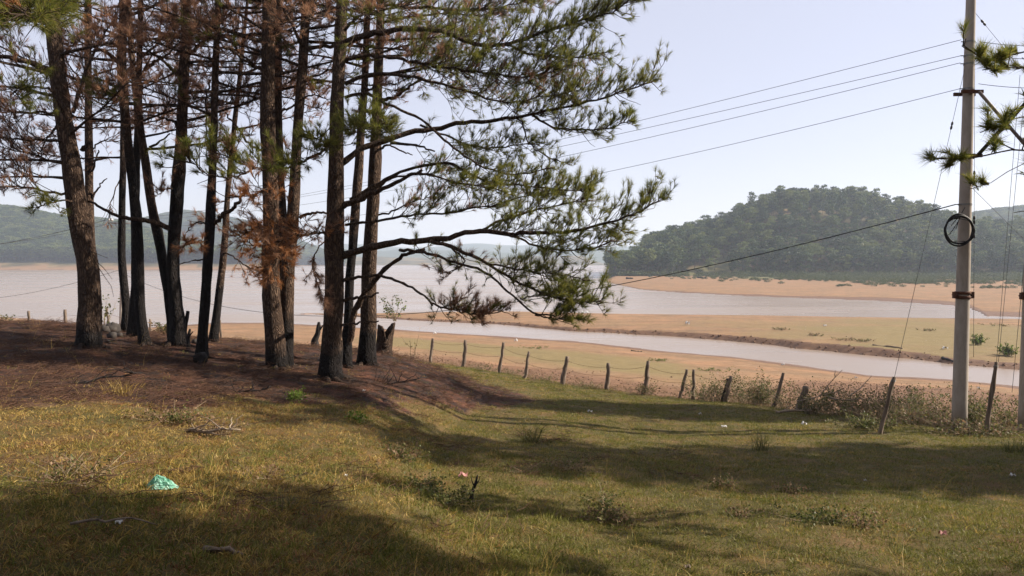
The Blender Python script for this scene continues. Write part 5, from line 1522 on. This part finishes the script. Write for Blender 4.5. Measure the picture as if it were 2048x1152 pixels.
def shrub(name, label, cat, c, w, h, n, mats, seed, leaf=.05, per=16, up=.5, group=None, stalk=STALK, base=.35, thick=.007):
    g = np.random.default_rng(seed)
    root = thing(name, label, cat, c, group)
    st, lv = MB(), MB()
    for i in range(n):
        b0 = c + np.array([g.normal(0, w * base * .5), g.normal(0, w * base * .4), -.03])
        d = np.array([g.normal(0, w * .33), g.normal(0, w * .30), h * g.uniform(.45, 1.0)])
        t = np.linspace(0, 1, 6)[:, None]
        C = b0 + d * t + np.array([*g.normal(0, w * .12, 2), -h * .12 * g.random()]) * t ** 2 + g.normal(size=(6, 3)) * .02 * h * t
        st.tubes(C[None], np.linspace(thick, .002, 6), 4)
        segs = [C]
        for k in range(2):
            j = g.integers(2, 5)
            e = unit(d + g.normal(size=3) * h * .6) * h * g.uniform(.15, .4)
            B = C[j] + e * np.linspace(0, 1, 4)[:, None]
            st.tubes(B[None], np.linspace(thick * .5, .0015, 4), 3)
            segs.append(B)
        for S in segs:
            m_ = per if S is C else per // 2
            if m_ < 1:
                continue
            f = g.uniform(.25, 1, m_) * (len(S) - 1)
            j = np.minimum(f.astype(int), len(S) - 2)
            p_ = S[j] + (S[j + 1] - S[j]) * (f - j)[:, None] + g.normal(size=(m_, 3)) * .025
            l1 = unit_rows(g.normal(size=(m_, 3)) + [0, 0, .3]) * leaf * g.uniform(.5, 1.2, (m_, 1))
            l2 = unit_rows(np.cross(l1, g.normal(size=(m_, 3)))) * leaf * .30
            V = np.stack([p_, p_ + l1 * .5 + l2, p_ + l1, p_ + l1 * .5 - l2], 1)
            lv.add(V.reshape(-1, 3), np.arange(m_ * 4).reshape(m_, 4), int(g.integers(0, len(mats))))
    st.build('stems', stalk, root, c)
    if lv.v:
        lv.build('leaves', list(mats), root, c)
    return root

gs = 'shrubs grown along the fence'
for k, (px, dy, w, h, n, dry, lab) in enumerate((
    (1405, .4, 1.2, .75, 26, 0, 'olive shrub between the thin twin posts and the pale split post'),
    (1432, -.2, .9, .65, 22, 1, 'brown twiggy shrub at the left of the pale split post'),
    (1490, .6, 1.3, .95, 34, 0, 'olive shrub right of the pale split post'),
    (1525, .3, 1.0, .85, 26, 0, 'leafy shrub left of the tilted thin post'),
    (1575, .5, 1.0, .75, 26, 1, 'brownish shrub right of the tilted thin post'),
    (1640, .6, 1.5, .85, 36, 0, 'wide olive shrub behind the thick broken post'),
    (1628, -.8, .6, .45, 26, 1, 'rusty dead bush at the foot of the thick broken post'),
    (1700, .3, 1.4, .85, 34, 0, 'greenish shrub crossed by pale branches'),
    (1745, .2, 1.2, .80, 30, 1, 'brown withered shrub left of the slanting stake'),
    (1790, 1.0, 1.3, .95, 40, 0, 'dark green shrub behind the slanting stake'),
    (1835, .6, 1.2, .85, 36, 0, 'dark green shrub right of the slanting stake'),
    (1815, -.6, 1.3, .55, 40, 1, 'tangle of grey-brown dry stalks right of the slanting stake'),
    (1875, .1, 1.1, .65, 32, 1, 'dry brown shrub at the left foot of the concrete pole'),
    (1955, .8, 1.0, .95, 34, 0, 'green bush at the right foot of the concrete pole'),
    (2010, 1.2, 1.2, .8, 34, 0, 'green bush behind the dark stake'),
    (1935, -1.6, 1.5, .35, 50, 1, 'low withered scrub in the shade before the concrete pole'),
    (2000, -1.2, 1.3, .35, 40, 1, 'low withered scrub in the shade before the dark stake'),
    (1740, -2.4, .9, .35, 26, 0, 'low dark weed clump left of the slanting stake foot'),
    (1290, .0, .8, .55, 26, 1, 'rusty bush round the crooked post'),
    (1180, .3, 1.0, .35, 20, 1, 'low brown weeds between two leaning posts'),
    (1090, .2, 1.0, .35, 18, 1, 'low brown weeds left of the thickest leaning post'),
    (1020, .3, 1.0, .4, 18, 1, 'withered weeds beside the third leaning post from the left'),
    (965, .5, 1.2, .4, 18, 1, 'withered weeds between the second and third leaning posts'))):
    y = float(FENCE_Y(px)) + dy - (.4 if px > 1700 else 0)
    c = at_ground(px, y)
    shrub('shrub', lab, 'shrub', c, w * 1.05, h * (1.25 if h > .5 else 1.05) * (.8 if px < 1350 else 1), int(n * 1.6), [SHRUB, SHRUB, SHRUB] if not dry else [SHRUB, SHRUB, DRYLEAF, SHRUB], 400 + k, .06, 12 if not dry else 4, group=gs)
for k, (px, y, h, lab) in enumerate(((1455, 24.8, 1.35, 'tall bare weed stalk rising behind the pale split post'), (1512, 24.0, 1.5, 'tallest weed stalk with dark seed heads left of the tilted thin post'), (1530, 23.8, 1.35, 'thin straight weed stalk beside the tallest one'),
                                    (1745, 21.2, 1.5, 'leafy thin weed against the channel, left of the guy wire'), (1775, 21.0, 1.4, 'leafy thin weed against the channel at the guy wire'), (1835, 20.6, 1.2, 'thin weed with drooping leaves against the channel'), (1952, 20.2, 1.1, 'small weed against the channel right of the pole'), (2015, 20.2, 1.2, 'spindly weed against the channel left of the edge pole'))):
    shrub('weed_stalk', lab, 'weed', at_ground(px, y), .35, h, 3, [SHRUB, DRYLEAF], 450 + k, .075, 12, group='tall weeds behind the fence', base=.2)
shrub('sapling', 'thin bare sapling with few leaves standing left of the fence line', 'sapling', at_ground(822, 31), .45, 1.9, 3, [SHRUB, DRYLEAF], 470, .07, 8, base=.08, thick=.02)
shrub('sapling', 'sparse leafy sapling right of the swollen trunk by the water', 'sapling', at_ground(206, 24), .8, 1.35, 4, [SHRUB], 471, .11, 9, base=.1, thick=.012)
shrub('bush', 'pale green leafy spray just right of the grey-brown pine', 'bush', W(790, 640, 19.0), .7, .75, 9, [FRESH, SHRUB], 472, .06, 14, base=.1)
shrub('bush', 'low dry bush between the slim black pines and the forked one', 'bush', at_ground(330, 20.5), .5, .42, 20, [DRYLEAF, SHRUB], 473, .09, 10)
shrub('bush', 'dark bush cut by the left edge before the beach', 'bush', at_ground(-12, 26), 1.0, .75, 26, [SHRUB], 474, .07, 22)
for k, (px, py, w, h, n, lab) in enumerate(((1953, 690, 1.1, 1.1, 22, 'round green bush on the sandbar just right of the pole'), (2014, 712, 1.1, 1.2, 22, 'round green bush on the sandbar farther right of the pole'))):
    c = G(px, py, 50)
    shrub('bush', lab, 'bush', c, w, h, n, [FRESH, SHRUB], 480 + k, .16, 22, group='bushes on the sandbar', thick=.02)
for k, (px, py, w) in enumerate(((1065, 697, 1.8), (1428, 742, 1.4), (1310, 722, 1.2))):
    c = G(px, py, 20)
    shrub('weed_patch', ('flat green weed patch on the lake bed behind the leaning posts', 'sparse weed patch on the lake bed behind the pale split post', 'faint weed patch on the lake bed above the crooked post')[k], 'weed', c, w, .22, 26, [FRESH, SHRUB], 485 + k, .08, 8, base=.8)
for k, (px, py, w) in enumerate(((1690, 681, 1.6), (1725, 683, 1.4), (1630, 672, 1.2), (1855, 662, 1.0), (2000, 652, 2.2), (1560, 660, 1.0))):
    c = G(px, py, 50)
    shrub('weed_patch', ('dry weed tuft on the sandbar, left one of a pair', 'dry weed tuft on the sandbar, right one of a pair', 'small dry weed tuft on the sandbar above the cut bank', 'tiny green weed on the sandbar left of the pole', 'long low weed strip on the sandbar right of the pole', 'faint weed on the sandbar in line with the tilted thin post')[k], 'weed', c, w, .35, 20, [DRYLEAF, SHRUB], 490 + k, .12, 8, base=.8)
# foreground plants
fg = 'small plants in the turf'
for k, (px, py, w, h, n, mats, lf, per, lab) in enumerate((
    (880, 1003, .55, .16, 34, [SHRUB], .035, 16, 'dark leafy low bush with the charred twig, in the foreground'),
    (1215, 1045, .55, .20, 34, [DRYLEAF, SHRUB], .035, 10, 'reddish dry bush in the foreground turf'),
    (800, 918, .40, .20, 22, [SHRUB, DRYLEAF], .035, 14, 'dark small bush left of centre in the turf'),
    (840, 975, .35, .15, 14, [SHRUB], .035, 10, 'thin upright weed between two dark bushes'),
    (590, 806, .30, .24, 12, [FRESH], .055, 10, 'bright green seedling at the edge of the burnt ground'),
    (712, 842, .30, .14, 8, [FRESH], .055, 8, 'light green seedling in the dry turf below the burnt slope'),
    (345, 845, .55, .22, 28, [DRYLEAF, SHRUB], .04, 10, 'dark brown scrubby clump in the dry grass above the pale branch'),
    (430, 872, .45, .18, 22, [DRYLEAF], .04, 8, 'withered clump round the pale broken branch'),
    (1050, 945, .35, .18, 14, [DRYLEAF], .03, 5, 'wispy dry weed in the middle of the turf'),
    (1130, 940, .60, .20, 30, [DRYLEAF, SHRUB], .03, 6, 'rusty dry weed patch right of the wispy one'),
    (1590, 985, .40, .14, 20, [SHRUB, DRYLEAF], .035, 10, 'small brown weed on the shadow edge at right'),
    (1450, 975, .40, .15, 20, [SHRUB, DRYLEAF], .035, 10, 'small brown weed on a bright strip of turf'),
    (1640, 1045, .50, .16, 26, [SHRUB], .035, 12, 'leafy low clump in the lower right of the turf'),
    (1720, 1055, .30, .16, 14, [SHRUB, DRYLEAF], .035, 10, 'dark weed beside the leafy low clump'),
    (150, 960, .60, .22, 26, [DRYLEAF, SHRUB], .03, 6, 'tangle of dry stems left of the green bag'),
    (530, 960, .40, .16, 18, [DRYLEAF], .03, 6, 'dry stems right of the green bag'),
    (1200, 1010, .40, .18, 18, [SHRUB], .03, 12, 'small dark weed above the reddish dry bush'),
    (1480, 1035, .35, .14, 16, [SHRUB, DRYLEAF], .03, 8, 'thin weed right of the reddish dry bush'))):
    shrub('weed', lab, 'weed', G(px, py), w, h, n, mats, 500 + k, lf, per, group=fg, thick=.003)
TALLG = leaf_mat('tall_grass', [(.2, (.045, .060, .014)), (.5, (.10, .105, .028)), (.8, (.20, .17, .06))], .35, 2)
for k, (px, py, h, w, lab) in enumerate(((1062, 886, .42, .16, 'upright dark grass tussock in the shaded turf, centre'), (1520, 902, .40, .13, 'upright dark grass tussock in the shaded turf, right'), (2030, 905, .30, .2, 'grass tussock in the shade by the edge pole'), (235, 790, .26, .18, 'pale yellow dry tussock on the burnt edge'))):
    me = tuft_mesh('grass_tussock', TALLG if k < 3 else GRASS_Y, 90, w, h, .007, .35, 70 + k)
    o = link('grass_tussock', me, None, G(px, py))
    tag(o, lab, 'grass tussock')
# bare scraped hollows in the turf are part of the ground; small clods lie in them

# ------------------------------------------------------------------ litter
def plastic(name, stops, trans):
    m, nt, b, out = new_mat(name)
    g = nt.nodes.new('ShaderNodeNewGeometry')
    c = ramp(nt, noise(nt, g.outputs['Position'], 22, 4), stops)
    nt.links.new(c, b.inputs['Base Color'])
    b.inputs['Roughness'].default_value = .35
    t = N(nt, 'ShaderNodeBsdfTranslucent', {'Color': c})
    ms = N(nt, 'ShaderNodeMixShader', {0: trans, 1: b.outputs[0], 2: t.outputs[0]})
    nt.links.new(ms.outputs[0], out.inputs['Surface'])
    return m
BAG = plastic('green_plastic', [(.3, (.20, .58, .40)), (.5, (.42, .84, .66)), (.75, (.75, 1.0, .90))], .4)
p = G(320, 978)
n, K = 56, 22
a = np.arange(n) * 2 * math.pi / n
sc = p[1] / F
V = []
for k in range(K):
    f = k / (K - 1)
    ext = 31 * (1 - .10 * np.cos(2 * a)) * (1 + .22 * np.cos(a) * (np.cos(a) > 0)) * (1 + .10 * np.sin(5 * a) + .05 * np.sin(11 * a + 1))
    x = -6 * (1 - f) * 1.0 + ext * f * np.cos(a)
    yv = 16 * f * np.sin(a) * (1 + .12 * np.sin(4 * a + 2))
    zpk = 27 * (1 - f) ** 1.15 * (1 - .25 * np.cos(a) * f) + 9.0 * f * (1 - f) * (1 + np.cos(a - .3)) + 5 * np.sin(7 * a + 9 * f) * f * (1 - f) * 1.6 + 3.4 * np.sin(13 * a - 5 * f + 1.3) * f * (1 - f) * 1.8
    zpk = zpk + 2.2 * np.abs(np.sin(6 * a + 3)) * f
    V.append(np.stack([p[0] + x * sc, p[1] + yv * sc, p[2] + .004 + np.maximum(zpk, .3) * sc], -1))
V = np.array(V)
V += rng.normal(size=V.shape) * .0022
idx = np.arange(K * n).reshape(K, n)
mb = MB()
mb.add(V.reshape(-1, 3), np.stack([idx[:-1], np.roll(idx, -1, 1)[:-1], np.roll(idx, -1, 1)[1:], idx[1:]], -1).reshape(-1, 4))
tag(mb.build('plastic_bag', BAG, None, p, smooth=False), 'crumpled mint green plastic bag lying on the sunlit dry grass', 'plastic bag')

PAPER = simple_mat('white_litter', [(.3, (.50, .48, .45)), (.7, (.72, .70, .68))], 12, .7)
PINK = simple_mat('faded_pink_litter', [(.3, (.42, .16, .14)), (.7, (.62, .32, .28))], 12, .6)
def scrap(name, label, px, py, w, h, mat, seed, lo=3.0, cat='litter'):
    g = np.random.default_rng(seed)
    p = G(px, py, lo)
    sc = p[1] / F * .85
    nx, ny = 7, 5
    u, v = np.meshgrid(np.linspace(-.5, .5, nx), np.linspace(-.5, .5, ny), indexing='ij')
    X = w * sc * (u + .06 * g.normal(size=u.shape))
    Yv = w * sc * .8 * (v + .06 * g.normal(size=u.shape))
    Zv = .02 + h * sc * (.25 + .75 * np.abs(np.sin(4 * u + g.random() * 6) * np.cos(3 * v + g.random() * 6)) + .22 * g.random(u.shape)) * (1 - .8 * (np.abs(u) + np.abs(v) > .8))
    idx = np.arange(nx * ny).reshape(nx, ny)
    mb = MB()
    top = np.stack([p[0] + X, p[1] + Yv, p[2] + Zv], -1).reshape(-1, 3)
    bot = top - [0, 0, .004]
    q_ = np.stack([idx[:-1, :-1], idx[1:, :-1], idx[1:, 1:], idx[:-1, 1:]], -1).reshape(-1, 4)
    rim = np.concatenate([idx[:, 0], idx[-1, 1:], idx[::-1, -1][1:], idx[0, ::-1][1:]])
    r2 = np.stack([rim[:-1], rim[1:], rim[1:] + nx * ny, rim[:-1] + nx * ny], -1)
    mb.add(np.concatenate([top, bot]), [q_, q_[:, ::-1] + nx * ny, r2])
    tag(mb.build(name, mat, None, p, smooth=False), label, cat)
gl = 'scraps of litter on the turf'
for k, (nm, lab, px, py, w, h, mt) in enumerate((
    ('paper_scrap', 'crumpled white packet in the shade below the green bag', 238, 1055, 15, 11, PAPER),
    ('plastic_scrap', 'crumpled pink wrapper in the turf above the dark leafy bush', 926, 956, 20, 9, PINK),
    ('plastic_scrap', 'faded pink wrapper at the lower right of the turf', 1886, 1074, 15, 9, PINK),
    ('paper_scrap', 'white scrap at the edge of the shadow near the crooked post', 1180, 826, 11, 5, PAPER),
    ('paper_scrap', 'white scrap in the shade by the right edge', 2025, 954, 11, 5, PAPER),
    ('paper_scrap', 'flat white scrap in the grass below the pale split post', 1448, 856, 12, 4, PAPER),
    ('plastic_scrap', 'grey-white crumpled bag in the grass below the broken post', 1608, 851, 12, 7, PAPER),
    ('paper_scrap', 'small white scrap among the pine needles on the burnt slope', 728, 785, 7, 4, PAPER),
    ('paper_scrap', 'tiny white scrap on the bright turf under the tilted thin post', 1400, 830, 6, 4, PAPER),
    ('paper_scrap', 'white scrap beside the dark small bush', 692, 956, 7, 4, PAPER),
    ('plastic_scrap', 'pale scrap at the bottom of the view right of centre', 1375, 1140, 14, 7, DRYWOOD),
    ('paper_scrap', 'white scrap in the deep shade right of the grass tussock', 1730, 964, 6, 4, PAPER))):
    scrap(nm, lab, px, py, w, h, mt, 800 + k)
for k, (lab, px, py, w, h, mt) in enumerate((
    ('white box lying on the sandbar', 1375, 650, 9, 9, PAPER), ('white scrap on the near edge of the channel, left', 870, 668, 7, 4, PAPER), ('white scrap on the near edge of the channel', 1032, 683, 7, 6, PAPER),
    ('pale scrap at the water edge below the spray of green needles', 1170, 627, 16, 5, PAPER), ('white scrap on the sandbar near the cut bank', 1650, 653, 7, 4, PAPER), ('white scrap on the sandbar left of the pole', 1890, 699, 12, 7, PAPER),
    ('white scrap on the lake bed behind the pale split post', 1566, 731, 7, 5, PAPER), ('white scrap on the near bank right of the pole', 1957, 778, 7, 4, PAPER), ('white scrap on the lake bed before the spray of weeds', 1712, 757, 6, 4, PAPER))):
    scrap('litter_scrap', lab, px, py, w, h, mt, 830 + k, 40)
def log(label, a, b, lo, r, mat=CHARWOOD):
    p, q = G(*a, lo), G(*b, lo)
    mb = MB()
    C = np.linspace(p, q, 7) + [0, 0, r * .7]
    C[1:-1] += rng.normal(size=(5, 3)) * .05
    mb.tubes(C[None], np.linspace(r, r * .6, 7), 8, 0, True)
    tag(mb.build('driftwood', mat, None, p), label, 'driftwood', 'driftwood at the water')
log('dark driftwood log at the foot of the cut bank by the pole', (1885, 718), (1908, 726), 50, .14)
log('long thin driftwood pole lying on the sandbar above the cut bank', (1745, 691), (1805, 698), 50, .09, WOOD)
log('small driftwood stick at the near edge of the channel', (1262, 702), (1284, 704), 40, .07)
log('driftwood piece in the far inlet', (1574, 610), (1600, 611), 100, .14)
log('dark driftwood piece on the far spit', (1395, 556), (1412, 557), 150, .35)
log('small dark driftwood on the tip of the far spit', (1252, 558), (1266, 558), 150, .45)
